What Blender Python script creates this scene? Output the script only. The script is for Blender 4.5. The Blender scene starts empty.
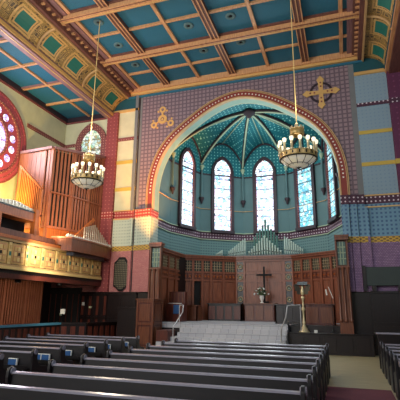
import bpy, math, random
from mathutils import Vector, Matrix
random.seed(7)
S = bpy.context.scene
COL = S.collection
PI = math.pi

# ------------------------------------------------------------------ materials
def lin(c):
    return tuple(((v/255)/12.92 if v/255 <= .04045 else ((v/255+.055)/1.055)**2.4) for v in c) + (1,)

class N:
    def __init__(s, name):
        s.m = bpy.data.materials.new(name); s.m.use_nodes = True
        s.t = s.m.node_tree; s.b = s.t.nodes['Principled BSDF']
    def n(s, kind, **k):
        o = s.t.nodes.new(kind)
        for a, v in k.items(): setattr(o, a, v)
        return o
    def link(s, a, b): s.t.links.new(a, b)
    def math(s, op, a, b=None, c=None):
        o = s.n('ShaderNodeMath', operation=op)
        for i, v in enumerate((a, b, c)):
            if v is None: continue
            if isinstance(v, (int, float)): o.inputs[i].default_value = v
            else: s.link(v, o.inputs[i])
        return o.outputs[0]
    def uv(s):
        c = s.n('ShaderNodeUVMap'); x = s.n('ShaderNodeSeparateXYZ'); s.link(c.outputs[0], x.inputs[0])
        return c.outputs[0], x.outputs[0], x.outputs[1]
    def mix(s, f, a, b):
        o = s.n('ShaderNodeMix', data_type='RGBA')
        if isinstance(f, (int, float)): o.inputs[0].default_value = f
        else: s.link(f, o.inputs[0])
        for i, v in ((6, a), (7, b)):
            if isinstance(v, tuple): o.inputs[i].default_value = lin(v) if len(v) == 3 else v
            else: s.link(v, o.inputs[i])
        return o.outputs[2]
    def noise(s, scale, vec=None, detail=3):
        o = s.n('ShaderNodeTexNoise'); o.inputs['Scale'].default_value = scale; o.inputs['Detail'].default_value = detail
        if vec is not None: s.link(vec, o.inputs['Vector'])
        return o.outputs['Fac']
    def out(s, col, rough=.6, metal=0, emit=None, es=0):
        if isinstance(col, tuple): s.b.inputs['Base Color'].default_value = lin(col)
        else: s.link(col, s.b.inputs['Base Color'])
        s.b.inputs['Roughness'].default_value = rough; s.b.inputs['Metallic'].default_value = metal
        if emit is not None:
            if isinstance(emit, tuple): s.b.inputs['Emission Color'].default_value = lin(emit)
            else: s.link(emit, s.b.inputs['Emission Color'])
            s.b.inputs['Emission Strength'].default_value = es
        return s.m
    def dots(s, per, r, off=0., square=False):
        _, u, v = s.uv()
        fu = s.math('SUBTRACT', s.math('FRACT', s.math('ADD', s.math('DIVIDE', u, per), off)), .5)
        fv = s.math('SUBTRACT', s.math('FRACT', s.math('ADD', s.math('DIVIDE', v, per), off)), .5)
        if square:
            d = s.math('MAXIMUM', s.math('ABSOLUTE', fu), s.math('ABSOLUTE', fv))
        else:
            d = s.math('SQRT', s.math('ADD', s.math('MULTIPLY', fu, fu), s.math('MULTIPLY', fv, fv)))
        return s.math('LESS_THAN', d, r)

def plain(name, c, rough=.6, metal=0, var=.12, scale=3):
    k = N(name); c2 = tuple(max(0, int(v*(1-var))) for v in c)
    tc = k.n('ShaderNodeTexCoord')
    return k.out(k.mix(k.noise(scale, tc.outputs['Object']), c, c2), rough, metal)
def dotmat(name, c, dc, per, r, rough=.7, square=False):
    k = N(name); f = k.noise(2.5)
    base = k.mix(f, c, tuple(int(v*.88) for v in c))
    return k.out(k.mix(k.dots(per, r, square=square), base, dc), rough)
def wood(name, c, c2, rough=.35, sx=14, sy=1.2):
    k = N(name); uv, u, v = k.uv()
    mp = k.n('ShaderNodeMapping'); k.link(uv, mp.inputs[0]); mp.inputs['Scale'].default_value = (sx, sy, 1)
    f = k.noise(1.6, mp.outputs[0], 5)
    f = k.math('MULTIPLY_ADD', f, 2.2, -.6)
    k2 = k.n('ShaderNodeClamp'); k.link(f, k2.inputs[0])
    return k.out(k.mix(k2.outputs[0], c, c2), rough)
def brick(name, c1, c2, mortar, bw, bh, ms=.02, rough=.7, off=.5):
    k = N(name); uv, u, v = k.uv()
    b = k.n('ShaderNodeTexBrick'); k.link(uv, b.inputs['Vector']); b.offset = off
    b.inputs['Color1'].default_value = lin(c1); b.inputs['Color2'].default_value = lin(c2); b.inputs['Mortar'].default_value = lin(mortar)
    b.inputs['Scale'].default_value = 1; b.inputs['Brick Width'].default_value = bw; b.inputs['Row Height'].default_value = bh
    b.inputs['Mortar Size'].default_value = ms
    return k.out(b.outputs['Color'], rough)
def emit(name, c, s):
    k = N(name); return k.out(c, .5, 0, c, s)

def fret(name, c, dark):
    k = N(name); uv, u, v = k.uv()
    ch = k.n('ShaderNodeTexVoronoi', distance='CHEBYCHEV', feature='F1'); ch.inputs['Scale'].default_value = 6; ch.inputs['Randomness'].default_value = .35
    k.link(uv, ch.inputs['Vector'])
    f = k.math('LESS_THAN', k.math('FRACT', k.math('MULTIPLY', ch.outputs['Distance'], 4.5)), .5)
    return k.out(k.mix(f, c, dark), .5)
def frieze(name, base, mark, per=.22, hh=.05):
    k = N(name); _, u, v = k.uv()
    w = k.math('SINE', k.math('MULTIPLY', u, 2*PI/per)); w2 = k.math('SINE', k.math('MULTIPLY', v, 2*PI/.13))
    return k.out(k.mix(k.math('GREATER_THAN', k.math('MULTIPLY', w, w2), .1), base, mark), .6)
def stained(name, cols, strength, tint):
    """leaded glass: small bright quarries, a coloured border, thin dark leading"""
    k = N(name); uv, u, v = k.uv()
    vo = k.n('ShaderNodeTexVoronoi', feature='F1'); vo.inputs['Scale'].default_value = 7; k.link(uv, vo.inputs['Vector'])
    cr = k.n('ShaderNodeValToRGB'); cr.color_ramp.interpolation = 'CONSTANT'
    sp = k.n('ShaderNodeSeparateColor'); k.link(vo.outputs['Color'], sp.inputs[0]); k.link(sp.outputs[0], cr.inputs[0])
    e = cr.color_ramp.elements
    while len(e) < len(cols): e.new(.5)
    for i, c in enumerate(cols): e[i].position = i/len(cols); e[i].color = lin(c)
    ed = k.n('ShaderNodeTexVoronoi', feature='DISTANCE_TO_EDGE'); ed.inputs['Scale'].default_value = 7; k.link(uv, ed.inputs['Vector'])
    lead = k.math('LESS_THAN', ed.outputs['Distance'], .04)
    bars = k.math('LESS_THAN', k.math('FRACT', k.math('DIVIDE', v, .62)), .05)
    c = k.mix(k.math('MAXIMUM', lead, bars), cr.outputs[0], tint)
    k.b.inputs['Base Color'].default_value = (.02, .02, .02, 1)
    k.link(c, k.b.inputs['Emission Color']); k.b.inputs['Emission Strength'].default_value = strength
    k.b.inputs['Roughness'].default_value = .3
    return k.m

M = {}
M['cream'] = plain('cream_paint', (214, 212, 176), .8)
M['bluepanel'] = dotmat('pale_blue_stencil', (140, 166, 184), (116, 144, 168), .16, .2)  # cool light of the right side put into the paint, cream on the left
M['red'] = dotmat('red_stencil', (144, 64, 66), (176, 104, 96), .2, .15)
M['purple'] = dotmat('purple_stencil', (96, 40, 76), (112, 56, 90), .24, .16)
M['plaid'] = dotmat('diaper_stencil', (108, 92, 104), (142, 122, 130), .2, .33, square=True)
M['archred'] = plain('arch_red', (138, 52, 44), .6)
M['stonegilt'] = plain('pale_gilding', (204, 164, 112), .55)
M['lattice'] = plain('pale_lattice', (172, 150, 118), .5)
M['panedark'] = plain('dark_pane', (58, 66, 60), .2)
M['rose'] = plain('rose_plaster', (178, 74, 96), .7)
M['archsoffit'] = plain('arch_soffit', (150, 186, 170), .7)
M['metaldark'] = plain('tarnished_brass', (74, 68, 56), .4, .5)
M['plaidedge'] = plain('grey_border', (120, 124, 128), .8)
M['dotteal'] = dotmat('teal_dot_stencil', (106, 142, 142), (54, 88, 96), .15, .27)
M['dotblue'] = dotmat('blue_dot_stencil', (112, 154, 180), (66, 98, 136), .165, .24, square=True)
M['dotpale'] = dotmat('pale_dot_stencil', (190, 202, 186), (104, 126, 122), .15, .2)
M['pinkwall'] = brick('pink_stencil', (204, 142, 134), (184, 116, 114), (146, 82, 88), .07, .05, .008)
M['purplewall'] = brick('mauve_stencil', (160, 130, 160), (132, 102, 138), (92, 66, 102), .09, .06, .01)
M['friezered'] = dotmat('red_frieze', (160, 50, 50), (232, 180, 160), .15, .22)
M['friezedark'] = dotmat('dark_frieze', (78, 44, 66), (216, 202, 212), .165, .2)
M['friezegold'] = frieze('gold_frieze', (196, 156, 58), (112, 88, 50))
M['brownband'] = dotmat('brown_band', (132, 70, 70), (206, 160, 130), .14, .16)
M['yellowband'] = plain('yellow_band', (206, 176, 78), .6)
M['teal'] = plain('teal_plaster', (92, 126, 130), .8, var=.2, scale=1)
M['vault'] = dotmat('vault_stencil', (14, 116, 128), (150, 228, 218), .2, .15)
M['vaultplain'] = plain('vault_teal', (20, 84, 96), .7)
M['rib'] = plain('rib_cream', (170, 190, 160), .6)
M['darktrim'] = plain('dark_trim', (44, 28, 40), .6)
M['gold'] = plain('gilding', (222, 180, 112), .45, .1)
M['goldbeam'] = wood('gilded_beam', (220, 170, 120), (176, 120, 82), .5)
M['brownbeam'] = wood('brown_beam', (124, 78, 66), (84, 50, 46), .55)
M['pinkbeam'] = wood('rose_beam', (150, 112, 112), (120, 84, 88), .5)
def ceilmat():
    k = N('teal_coffer'); uv, u, v = k.uv()
    d = k.math('SINE', k.math('MULTIPLY', k.math('ADD', u, v), 70)); d2 = k.math('SINE', k.math('MULTIPLY', k.math('SUBTRACT', u, v), 70))
    f = k.math('GREATER_THAN', k.math('MULTIPLY', d, d2), .35)
    return k.out(k.mix(f, (36, 108, 134), (20, 72, 98)), .7)
M['coffer'] = ceilmat()
M['fret'] = fret('gold_fret', (196, 160, 92), (92, 74, 52))
M['goldpale'] = plain('cream_gold', (240, 208, 140), .45, .05)
M['tealpanel'] = plain('teal_panel', (26, 116, 104), .6)
M['woodmid'] = wood('oak_brown', (128, 74, 48), (80, 42, 28))
M['woodred'] = wood('mahogany', (104, 50, 38), (62, 28, 24), .32)
M['woodorange'] = wood('honey_wood', (196, 112, 52), (150, 76, 32), .4)
M['wooddark'] = wood('dark_oak', (34, 22, 22), (18, 12, 15), .32)
M['woodscreen'] = wood('screen_oak', (150, 88, 62), (104, 56, 40), .4)
M['woodpew'] = wood('pew_black_stain', (26, 19, 23), (12, 10, 14), .45, 2, 10)
M['woodedge'] = plain('pew_rail', (150, 146, 160), .2)  # bluish window sheen put into the rail colour
M['black'] = plain('black_void', (12, 10, 12), .8)
M['slat'] = wood('organ_slat', (170, 108, 78), (124, 68, 50), .4)
M['pipe'] = plain('pipe_green', (204, 226, 216), .3, .1)
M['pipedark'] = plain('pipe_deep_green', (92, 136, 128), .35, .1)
M['pipesilver'] = plain('pipe_silver', (214, 206, 190), .3, .5)
M['brass'] = plain('brass', (224, 208, 166), .3, .4)
M['iron'] = plain('dark_iron', (30, 28, 30), .4, .6)
M['steel'] = plain('pale_rail', (214, 212, 214), .3, .5)
M['white'] = plain('white_cloth', (236, 236, 230), .7)
M['leaf'] = plain('leaf', (60, 92, 52), .6)
M['bookblue'] = plain('booklet_blue', (32, 84, 140), .5)
M['stone'] = brick('pale_marble', (186, 186, 190), (170, 172, 180), (140, 142, 150), .32, .32, .01, .35, 0)
M['plank'] = wood('floor_plank', (190, 178, 140), (160, 148, 114), .45, 1, 9)
M['carpet'] = plain('wine_carpet', (112, 52, 66), .95)
M['glass'] = stained('clear_quarries', [(255, 255, 255), (214, 240, 250), (250, 252, 255), (150, 214, 226), (255, 255, 255), (190, 200, 240), (236, 214, 240)], 1.9, (60, 90, 110))
M['glassblue'] = stained('cyan_quarries', [(200, 250, 255), (120, 226, 240), (236, 255, 255), (90, 190, 220), (170, 240, 250)], 1.15, (40, 80, 110))
M['glassgreen'] = stained('green_quarries', [(236, 244, 214), (170, 214, 180), (250, 250, 236), (190, 170, 120), (210, 236, 230)], .95, (80, 80, 70))
M['glassrose'] = stained('rose_quarries', [(255, 255, 255), (226, 206, 255), (250, 226, 255), (170, 160, 250)], 1.8, (120, 60, 110))
M['screenglass'] = plain('lattice_pane', (110, 134, 132), .15)
M['border'] = brick('window_border', (176, 60, 90), (60, 110, 170), (30, 26, 40), .08, .1, .01)
M['bulb'] = emit('bulb', (255, 244, 214), .8)
def bowlmat():
    k = N('opal_glass'); tc = k.n('ShaderNodeTexCoord'); f = k.noise(5, tc.outputs['Object'])
    c = k.mix(f, (255, 236, 180), (214, 214, 220)); return k.out(c, .3, 0, c, .16)
M['bowl'] = bowlmat()
M['bandblue'] = plain('enamel_band', (206, 172, 104), .35, .3, var=.55, scale=6)
M['plaque'] = dotmat('bronze_lettering', (48, 46, 40), (128, 120, 92), .085, .24, .4, square=True)
M['panelgreen'] = plain('green_black_board', (48, 60, 58), .6)
M['bluelight'] = plain('screen_rail_blue', (70, 130, 160), .3)  # blue light reflected on the rail top, painted as its colour
M['lamp'] = emit('lamp_face', (255, 250, 240), 2.0)

# ------------------------------------------------------------------ mesh builder
class MB:
    def __init__(s, *mats): s.v = []; s.f = []; s.mi = []; s.sm = []; s.mats = list(mats) or ['black']
    def idx(s, m):
        if m is None: return 0
        if m not in s.mats: s.mats.append(m)
        return s.mats.index(m)
    def face(s, pts, m=None, smooth=False):
        b = len(s.v); s.v += [tuple(p) for p in pts]; s.f.append(tuple(range(b, b+len(pts)))); s.mi.append(s.idx(m)); s.sm.append(smooth)
    def raw(s, vs, fs, m=None, smooth=False):
        b = len(s.v); s.v += [tuple(p) for p in vs]
        for f in fs: s.f.append(tuple(i+b for i in f)); s.mi.append(s.idx(m)); s.sm.append(smooth)
    def box(s, x0, x1, y0, y1, z0, z1, m=None, T=None):
        vs = [Vector((x, y, z)) for z in (z0, z1) for y in (y0, y1) for x in (x0, x1)]
        if T is not None: vs = [T @ v for v in vs]
        s.raw(vs, [(0, 2, 3, 1), (4, 5, 7, 6), (0, 1, 5, 4), (2, 6, 7, 3), (0, 4, 6, 2), (1, 3, 7, 5)], m); return s
    def bar(s, a, b, w, h, m=None, up=(0, 0, 1)):
        a = Vector(a); b = Vector(b); d = (b-a).normalized(); u = Vector(up)
        if abs(d.dot(u)) > .98: u = Vector((0, 1, 0))
        r = d.cross(u).normalized(); u = r.cross(d)
        vs = [p + r*sx*w/2 + u*sz*h/2 for p in (a, b) for sz in (-1, 1) for sx in (-1, 1)]
        s.raw(vs, [(0, 1, 3, 2), (4, 6, 7, 5), (0, 4, 5, 1), (2, 3, 7, 6), (0, 2, 6, 4), (1, 5, 7, 3)], m); return s
    def tube(s, pts, rad, m=None, n=8, closed=False, cap=True):
        P = [Vector(p) for p in pts]; L = len(P); rr = rad if isinstance(rad, (list, tuple)) else [rad]*L
        vs = []; u = None
        for i, p in enumerate(P):
            d = (P[(i+1) % L]-P[i-1]) if closed else (P[min(i+1, L-1)]-P[max(i-1, 0)])
            d.normalize()
            if u is None:
                u = Vector((0, 0, 1)) if abs(d.z) < .9 else Vector((0, 1, 0))
            u = (u - d*u.dot(d)).normalized(); w = d.cross(u)
            for k in range(n):
                a = 2*PI*k/n; vs.append(p + (u*math.cos(a)+w*math.sin(a))*rr[i])
        fs = []
        for i in range(L if closed else L-1):
            for k in range(n):
                j = (i+1) % L; fs.append((i*n+k, i*n+(k+1) % n, j*n+(k+1) % n, j*n+k))
        s.raw(vs, fs, m, True)
        if cap and not closed:
            s.face(list(reversed(vs[:n])), m); s.face(vs[-n:], m)
        return s
    def lathe(s, prof, c=(0, 0, 0), m=None, n=16, sx=1, sy=1, T=None):
        vs = []
        for r, z in prof:
            for k in range(n):
                a = 2*PI*k/n; v = Vector((c[0]+r*math.cos(a)*sx, c[1]+r*math.sin(a)*sy, c[2]+z)); vs.append(T @ v if T is not None else v)
        fs = [(i*n+k, i*n+(k+1) % n, (i+1)*n+(k+1) % n, (i+1)*n+k) for i in range(len(prof)-1) for k in range(n)]
        s.raw(vs, fs, m, True); return s
    def prism(s, poly, a, b, axis='y', m=None):
        """extrude 2-D polygon (p,q) along axis from a to b"""
        def P(p, q, t): return {'y': (p, t, q), 'x': (t, p, q), 'z': (p, q, t)}[axis]
        n = len(poly); vs = [P(p, q, a) for p, q in poly]+[P(p, q, b) for p, q in poly]
        s.raw(vs, [tuple(range(n)), tuple(range(2*n-1, n-1, -1))]+[(i, n+i, n+(i+1) % n, (i+1) % n) for i in range(n)], m); return s
    def build(s, name, parent=None, mats=None, bevel=0):
        me = bpy.data.meshes.new(name); me.from_pydata(s.v, [], s.f); me.update()
        for m in s.mats: me.materials.append(M[m])
        me.polygons.foreach_set('material_index', s.mi); me.polygons.foreach_set('use_smooth', s.sm)
        ul = me.uv_layers.new(name='UVMap')
        for p in me.polygons:
            n = p.normal
            if abs(n.z) > .85: t, b = Vector((1, 0, 0)), Vector((0, 1, 0))
            else:
                t = Vector((-n.y, n.x, 0)).normalized()
                if abs(t.x) > abs(t.y): t = t if t.x > 0 else -t
                else: t = t if t.y > 0 else -t
                b = Vector((0, 0, 1))
            for li in p.loop_indices:
                co = me.vertices[me.loops[li].vertex_index].co; ul.data[li].uv = (co.dot(t), co.dot(b))
        o = bpy.data.objects.new(name, me); COL.objects.link(o)
        if parent is not None: o.parent = parent
        if bevel:
            mo = o.modifiers.new('bevel', 'BEVEL'); mo.width = bevel; mo.segments = 2; mo.limit_method = 'ANGLE'
        return o
def thing(name, label, cat, loc=(0, 0, 0), rz=0, group=None):
    o = bpy.data.objects.new(name, None); COL.objects.link(o); o.location = loc; o.rotation_euler = (0, 0, rz); o.empty_display_size = .1
    o['label'] = label; o['category'] = cat
    if group: o['group'] = group
    return o
def tag(o, label, cat, group=None, kind=None):
    o['label'] = label; o['category'] = cat
    if group: o['group'] = group
    if kind: o['kind'] = kind
    return o
def struct(o): o['kind'] = 'structure'; return o
def kids(o): return [c for c in COL.objects if c.parent == o]
def dup(root, loc, label, rz=None, skip=()):
    def cp(o, par):
        c = o.copy(); COL.objects.link(c)
        if par: c.parent = par
        for ch in kids(o):
            if ch.name.split('.')[0] in skip: continue
            cp(ch, c)
        return c
    r = cp(root, None); r.location = loc; r['label'] = label
    if rz is not None: r.rotation_euler = (0, 0, rz)
    return r
TN = [0]
def trim(mb):
    TN[0] += 1; return struct(mb.build('trim_%d' % TN[0]))

# ------------------------------------------------------------------ setting
FY = 17.8                    # plane of the chancel-arch wall
CX = -4.15                   # axis of the chancel
AZ, AR = 6.95, 4.22          # arch springing height, clear radius
XL = -13.74
CZ = 12.65
f = MB('plank', 'carpet')
f.box(XL-.2, 6.2, -7, 18.7, -.2, 0, 'plank'); struct(f.build('floor'))
c = MB('carpet')
c.box(-.5, .77, -5, 10.35, 0, .012); c.box(-6.0, -4.62, -5, 12.3, 0, .012)
tag(c.build('aisle_carpet'), 'wine red carpet running down the aisles between the pews', 'carpet')

def arch_r(t):
    d = abs(t-PI/2); return .09*math.exp(-(d/.2)**2)-.17*math.exp(-((d-.62)/.3)**2)
def arch_path(r, n=40, z0=6.1):
    pts = [(CX-r, z0)]
    for i in range(n+1):
        t = PI - PI*i/n; rr = r+arch_r(t); pts.append((CX+rr*math.cos(t), AZ+rr*math.sin(t)))
    pts.append((CX+r, z0)); return pts

# --- front wall
w = MB('plaid')
def rect(mb, x0, x1, z0, z1, m, y=FY, d=.0):
    if d: mb.box(x0, x1, y-d, y+.05, z0, z1, m)
    else: mb.face([(x0, y, z0), (x1, y, z0), (x1, y, z1), (x0, y, z1)], m)
AO = AR+.32
ap = arch_path(AO)
for (xa, za), (xb, zb) in zip(ap, ap[1:]):
    if abs(xa-xb) > 1e-5: w.face([(xa, FY, za), (xb, FY, zb), (xb, FY, CZ), (xa, FY, CZ)], 'plaid')
XE, XR = -9.38, 1.0           # outer edges of the diapered field
rect(w, XE+.18, CX-AO, 6.14, CZ, 'plaid'); rect(w, XE, XE+.18, 6.14, CZ, 'plaidedge')
rect(w, CX+AO, XR-.22, 6.14, CZ, 'plaid'); rect(w, XR-.22, XR, 6.14, CZ, 'plaidedge')
rect(w, XE, XR, 12.15, CZ, 'plaidedge', FY-.01)
# left flank zones
JL, JR = CX-AR, CX+AR
def zones(x0, x1, side):
    L = side == 'l'
    rect(w, x0, x1, 0, 2.3, 'wooddark')
    rect(w, x0, x1, 2.3, 4.19, 'pinkwall' if L else 'purplewall')
    rect(w, x0, x1, 4.19, 4.43, 'friezegold')
    rect(w, x0, x1, 4.43, 5.75, 'dotpale' if L else 'dotblue')
    rect(w, x0, x1, 5.75, 6.14, 'friezered' if L else 'friezedark')
zones(XL, JL, 'l'); zones(JR, 6.2, 'r')
rect(w, XL, XE, 6.14, 11.45, 'cream'); rect(w, -10.85, XE, 11.45, CZ, 'vaultplain')
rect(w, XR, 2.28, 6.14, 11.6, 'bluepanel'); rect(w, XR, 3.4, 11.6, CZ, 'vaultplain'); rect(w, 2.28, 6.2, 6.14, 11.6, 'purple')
struct(w.build('wall_front'))
# bands and mouldings on the flanks
for z, m in ((9.9, 'brownband'), (8.66, 'yellowband'), (7.25, 'yellowband')):
    b = MB(m); b.box(XL, XE, FY-.035, FY, z-.09, z+.09); trim(b)
for z, m in ((10.1, 'friezedark'), (8.83, 'yellowband'), (7.43, 'yellowband')):
    b = MB(m); b.box(XR, 2.28, FY-.035, FY, z-.08, z+.08); trim(b)
b = MB('gold'); 
for z in (6.16, 5.74): b.box(XL, JL-.02, FY-.05, FY, z-.025, z+.025)
for z in (6.1, 5.62): b.box(JR+.02, 6.2, FY-.05, FY, z-.025, z+.025)
trim(b)
b = MB('gold'); b.box(-10.85, XE, FY-.08, FY, 11.4, 11.52); b.box(XR, 2.4, FY-.08, FY, 11.5, 11.64); trim(b)
# tall red pilaster on the left, purple one on the right, pale strip beside the arch
b = MB('red'); b.box(-11.12, -10.5, FY-.16, FY, 2.3, 11.4, 'red'); b.box(-11.18, -10.44, FY-.2, FY, 5.78, 6.12, 'friezered'); trim(b)
b = MB('purple'); b.box(2.3, 3.1, FY-.16, FY, 2.3, 11.6, 'purple')
for z in (10.05, 7.4): b.box(2.26, 3.14, FY-.19, FY, z-.1, z+.1, 'yellowband' if z < 8 else 'friezedark')
trim(b)
b = MB('plaidedge'); b.box(-9.56, XE-.02, FY-.08, FY, 6.14, 12.3, 'plaidedge'); b.box(-9.56, XE-.02, FY-.08, FY, 4.43, 5.75, 'dotpale'); b.box(-9.56, XE-.02, FY-.08, FY, 2.3, 4.19, 'pinkwall'); b.box(-9.36, -9.32, FY-.05, FY, 2.3, 12.1, 'darktrim'); trim(b)
b = MB('plaidedge'); b.box(.86, XR+.08, FY-.12, FY, 2.3, 5.6, 'purplewall'); b.box(.86, XR+.08, FY-.121, FY, 4.43, 5.6, 'dotblue'); trim(b)
# clustered pilasters carrying the arch
for side in (-1, 1):
    xo = CX+side*AR
    lower = 'pinkwall' if side < 0 else 'purplewall'
    b = MB(lower)
    for k in range(3):
        xa = xo+side*(.02+.3*k); xb = xo+side*(.295+.3*k); dd = .22-.06*k
        x0, x1 = min(xa, xb), max(xa, xb)
        b.box(x0, x1, FY-dd, FY, 2.3, 4.19, lower); b.box(x0, x1, FY-dd, FY, 4.43, 5.75, 'dotpale' if side < 0 else 'dotblue')
        b.box(x0-.02, x1+.02, FY-dd-.03, FY, 4.19, 4.43, 'friezegold'); b.box(x0-.02, x1+.02, FY-dd-.03, FY, 5.75, 6.14, 'friezered' if side < 0 else 'friezedark')
    trim(b)
# arch ring: outer gilt roll, dotted red band, inner gilt roll, deep soffit
def sweep(mb, r0, r1, y0, y1, m):
    A = arch_path(r0); B = arch_path(r1)
    for i in range(len(A)-1):
        (ax, az), (bx, bz) = A[i], A[i+1]; (cx_, cz_), (dx, dz) = B[i], B[i+1]
        mb.face([(ax, y0, az), (bx, y0, bz), (dx, y1, dz), (cx_, y1, cz_)], m)
b = MB('stonegilt')
sweep(b, AO+.07, AO+.07, FY, FY-.08, 'stonegilt'); sweep(b, AO+.07, AO-.02, FY-.08, FY-.08, 'stonegilt'); sweep(b, AO+.03, AO+.01, FY-.085, FY-.085, 'darktrim')
sweep(b, AO-.02, AR+.06, FY-.06, FY-.06, 'archred'); sweep(b, AR+.06, AR, FY-.08, FY-.08, 'stonegilt'); sweep(b, AR, AR, FY-.08, FY, 'stonegilt')
P = arch_path(AR+.18, 84); acc = 0
for i in range(1, len(P)-1):
    t = Vector((P[i+1][0]-P[i-1][0], 0, P[i+1][1]-P[i-1][1])).normalized(); c0 = Vector((P[i][0], FY-.065, P[i][1])); nn = Vector((-t.z, 0, t.x))
    q = .03
    b.face([c0-t*q-nn*q, c0+t*q-nn*q, c0+t*q+nn*q, c0-t*q+nn*q], 'white')
trim(b)
b = MB('rib')
sweep(b, AR, AR, FY, FY+.1, 'stonegilt'); sweep(b, AR, AR, FY+.1, FY+.5, 'archsoffit'); sweep(b, AR, AR, FY+.5, FY+.6, 'rib')
for side, lowm, mid in ((-1, 'pinkwall', 'dotpale'), (1, 'purplewall', 'dotblue')):
    x = CX+side*AR
    for z0, z1, m in ((0, 2.3, 'wooddark'), (2.3, 4.19, lowm), (4.19, 4.43, 'friezegold'), (4.43, 5.75, mid), (5.75, 6.14, 'friezered' if side < 0 else 'friezedark')):
        b.face([(x, FY, z0), (x, FY+.6, z0), (x, FY+.6, z1), (x, FY, z1)], m)
trim(b)
# painted ornaments on the spandrels
def disc(mb, x, z, r, m, y=FY-.03, n=20, hole=0):
    for k in range(n):
        a, c_ = 2*PI*k/n, 2*PI*(k+1)/n
        mb.face([(x+hole*math.cos(a), y, z+hole*math.sin(a)), (x+r*math.cos(a), y, z+r*math.sin(a)), (x+r*math.cos(c_), y, z+r*math.sin(c_)), (x+hole*math.cos(c_), y, z+hole*math.sin(c_))][::1], m)
        mb.face([(x+r*math.cos(a), y, z+r*math.sin(a)), (x+r*math.cos(a), FY-.002, z+r*math.sin(a)), (x+r*math.cos(c_), FY-.002, z+r*math.sin(c_)), (x+r*math.cos(c_), y, z+r*math.sin(c_))], m)
o = MB('gold'); x0, z0 = -8.06, 10.72
disc(o, x0, z0, .24, 'gold', hole=.1); disc(o, x0, z0, .06, 'gold')
for a in (90, 210, 330):
    ca, sa = math.cos(math.radians(a)), math.sin(math.radians(a))
    disc(o, x0+.52*ca, z0+.52*sa, .17, 'gold', hole=.07); o.bar((x0+.2*ca, FY-.02, z0+.2*sa), (x0+.4*ca, FY-.02, z0+.4*sa), .09, .04)
    for d in (-28, 28):
        a2 = math.radians(a+d); disc(o, x0+.5*math.cos(a2), z0+.5*math.sin(a2), .05, 'gold')
tag(o.build('trefoil_ornament'), 'gilt three-lobed ornament on the wall left of the arch top', 'wall ornament')
o = thing('wall_cross', 'gilt flared cross over a dark ring on the wall right of the arch', 'wall cross', (-.42, FY, 10.95))
r = MB('darktrim'); 
for k in range(24):
    a, c_ = 2*PI*k/24, 2*PI*(k+1)/24
    r.face([(.4*math.cos(a), -.03, .4*math.sin(a)), (.5*math.cos(a), -.03, .5*math.sin(a)), (.5*math.cos(c_), -.03, .5*math.sin(c_)), (.4*math.cos(c_), -.03, .4*math.sin(c_))])
    r.face([(.5*math.cos(a), -.03, .5*math.sin(a)), (.5*math.cos(a), 0, .5*math.sin(a)), (.5*math.cos(c_), 0, .5*math.sin(c_)), (.5*math.cos(c_), -.03, .5*math.sin(c_))])
r.build('ring', o)
g = MB('gold')
for k in range(4):
    T = Matrix.Rotation(k*PI/2, 4, 'Y')
    pts = [(-.08, .05), (-.11, .5), (-.16, .62), (0, .8), (.16, .62), (.11, .5), (.08, .05)]
    vs = [T @ Vector((p, -.06, q)) for p, q in pts]; vb = [T @ Vector((p, -.01, q)) for p, q in pts]; n = len(pts)
    g.raw(vs+vb, [tuple(range(n))]+[(i, (i+1) % n, n+(i+1) % n, n+i) for i in range(n)])
    for q in (.28, .46): g.box(-.035, .035, -.075, -.06, q-.035, q+.035, 'brownband', T)
g.box(-.1, .1, -.07, -.01, -.1, .1); g.build('cross', o)

# --- ceiling
c = MB('coffer'); c.face([(-10.3, -7, CZ), (-10.3, FY, CZ), (1.6, FY, CZ), (1.6, -7, CZ)]); c.face([(XL, -7, 11.47), (XL, FY, 11.47), (-10.9, FY, 11.47), (-10.9, -7, 11.47)])
c.face([(2.2, -7, 11.6), (2.2, FY, 11.6), (6.2, FY, 11.6), (6.2, -7, 11.6)])
struct(c.build('ceiling'))
BIGX = [-7.8, -4.4, -1.0]; THX = [-9.35, -6.1, -2.7, .55]
BIGY = [14.88-3.1*k for k in range(7)]; THY = [16.35-3.1*k for k in range(7)]
for y in BIGY:
    b = MB('goldbeam'); b.box(-10.1, 1.4, y-.14, y+.14, CZ-.26, CZ, 'goldbeam'); b.box(-10.1, 1.4, y-.21, y+.21, CZ-.09, CZ, 'brownbeam'); b.box(-10.1, 1.4, y-.09, y-.07, CZ-.28, CZ-.26, 'brownbeam'); b.box(-10.1, 1.4, y+.05, y+.08, CZ-.28, CZ-.26, 'gold'); trim(b)
for y in THY:
    b = MB('goldbeam'); b.box(-10.1, 1.4, y-.05, y+.05, CZ-.09, CZ); trim(b)
for x in BIGX:
    b = MB('brownbeam'); b.box(x-.17, x+.17, -7, FY, CZ-.17, CZ, 'brownbeam')
    for s in (-.15, .15, 0): b.box(x+s-.02, x+s+.02, -7, FY, CZ-.2, CZ-.17, 'goldbeam')
    trim(b)
    for y in BIGY:
        pass
for x in THX:
    b = MB('brownbeam'); b.box(x-.07, x+.07, -7, FY, CZ-.1, CZ, 'goldbeam'); trim(b)
b = MB('goldbeam'); b.box(-10.1, 1.4, FY-.22, FY, CZ-.28, CZ, 'goldbeam'); b.box(-10.1, 1.4, FY-.12, FY, CZ-.4, CZ-.28, 'gold'); b.box(-10.1, 1.4, FY-.06, FY, CZ-.55, CZ-.44, 'coffer'); trim(b)
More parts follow.
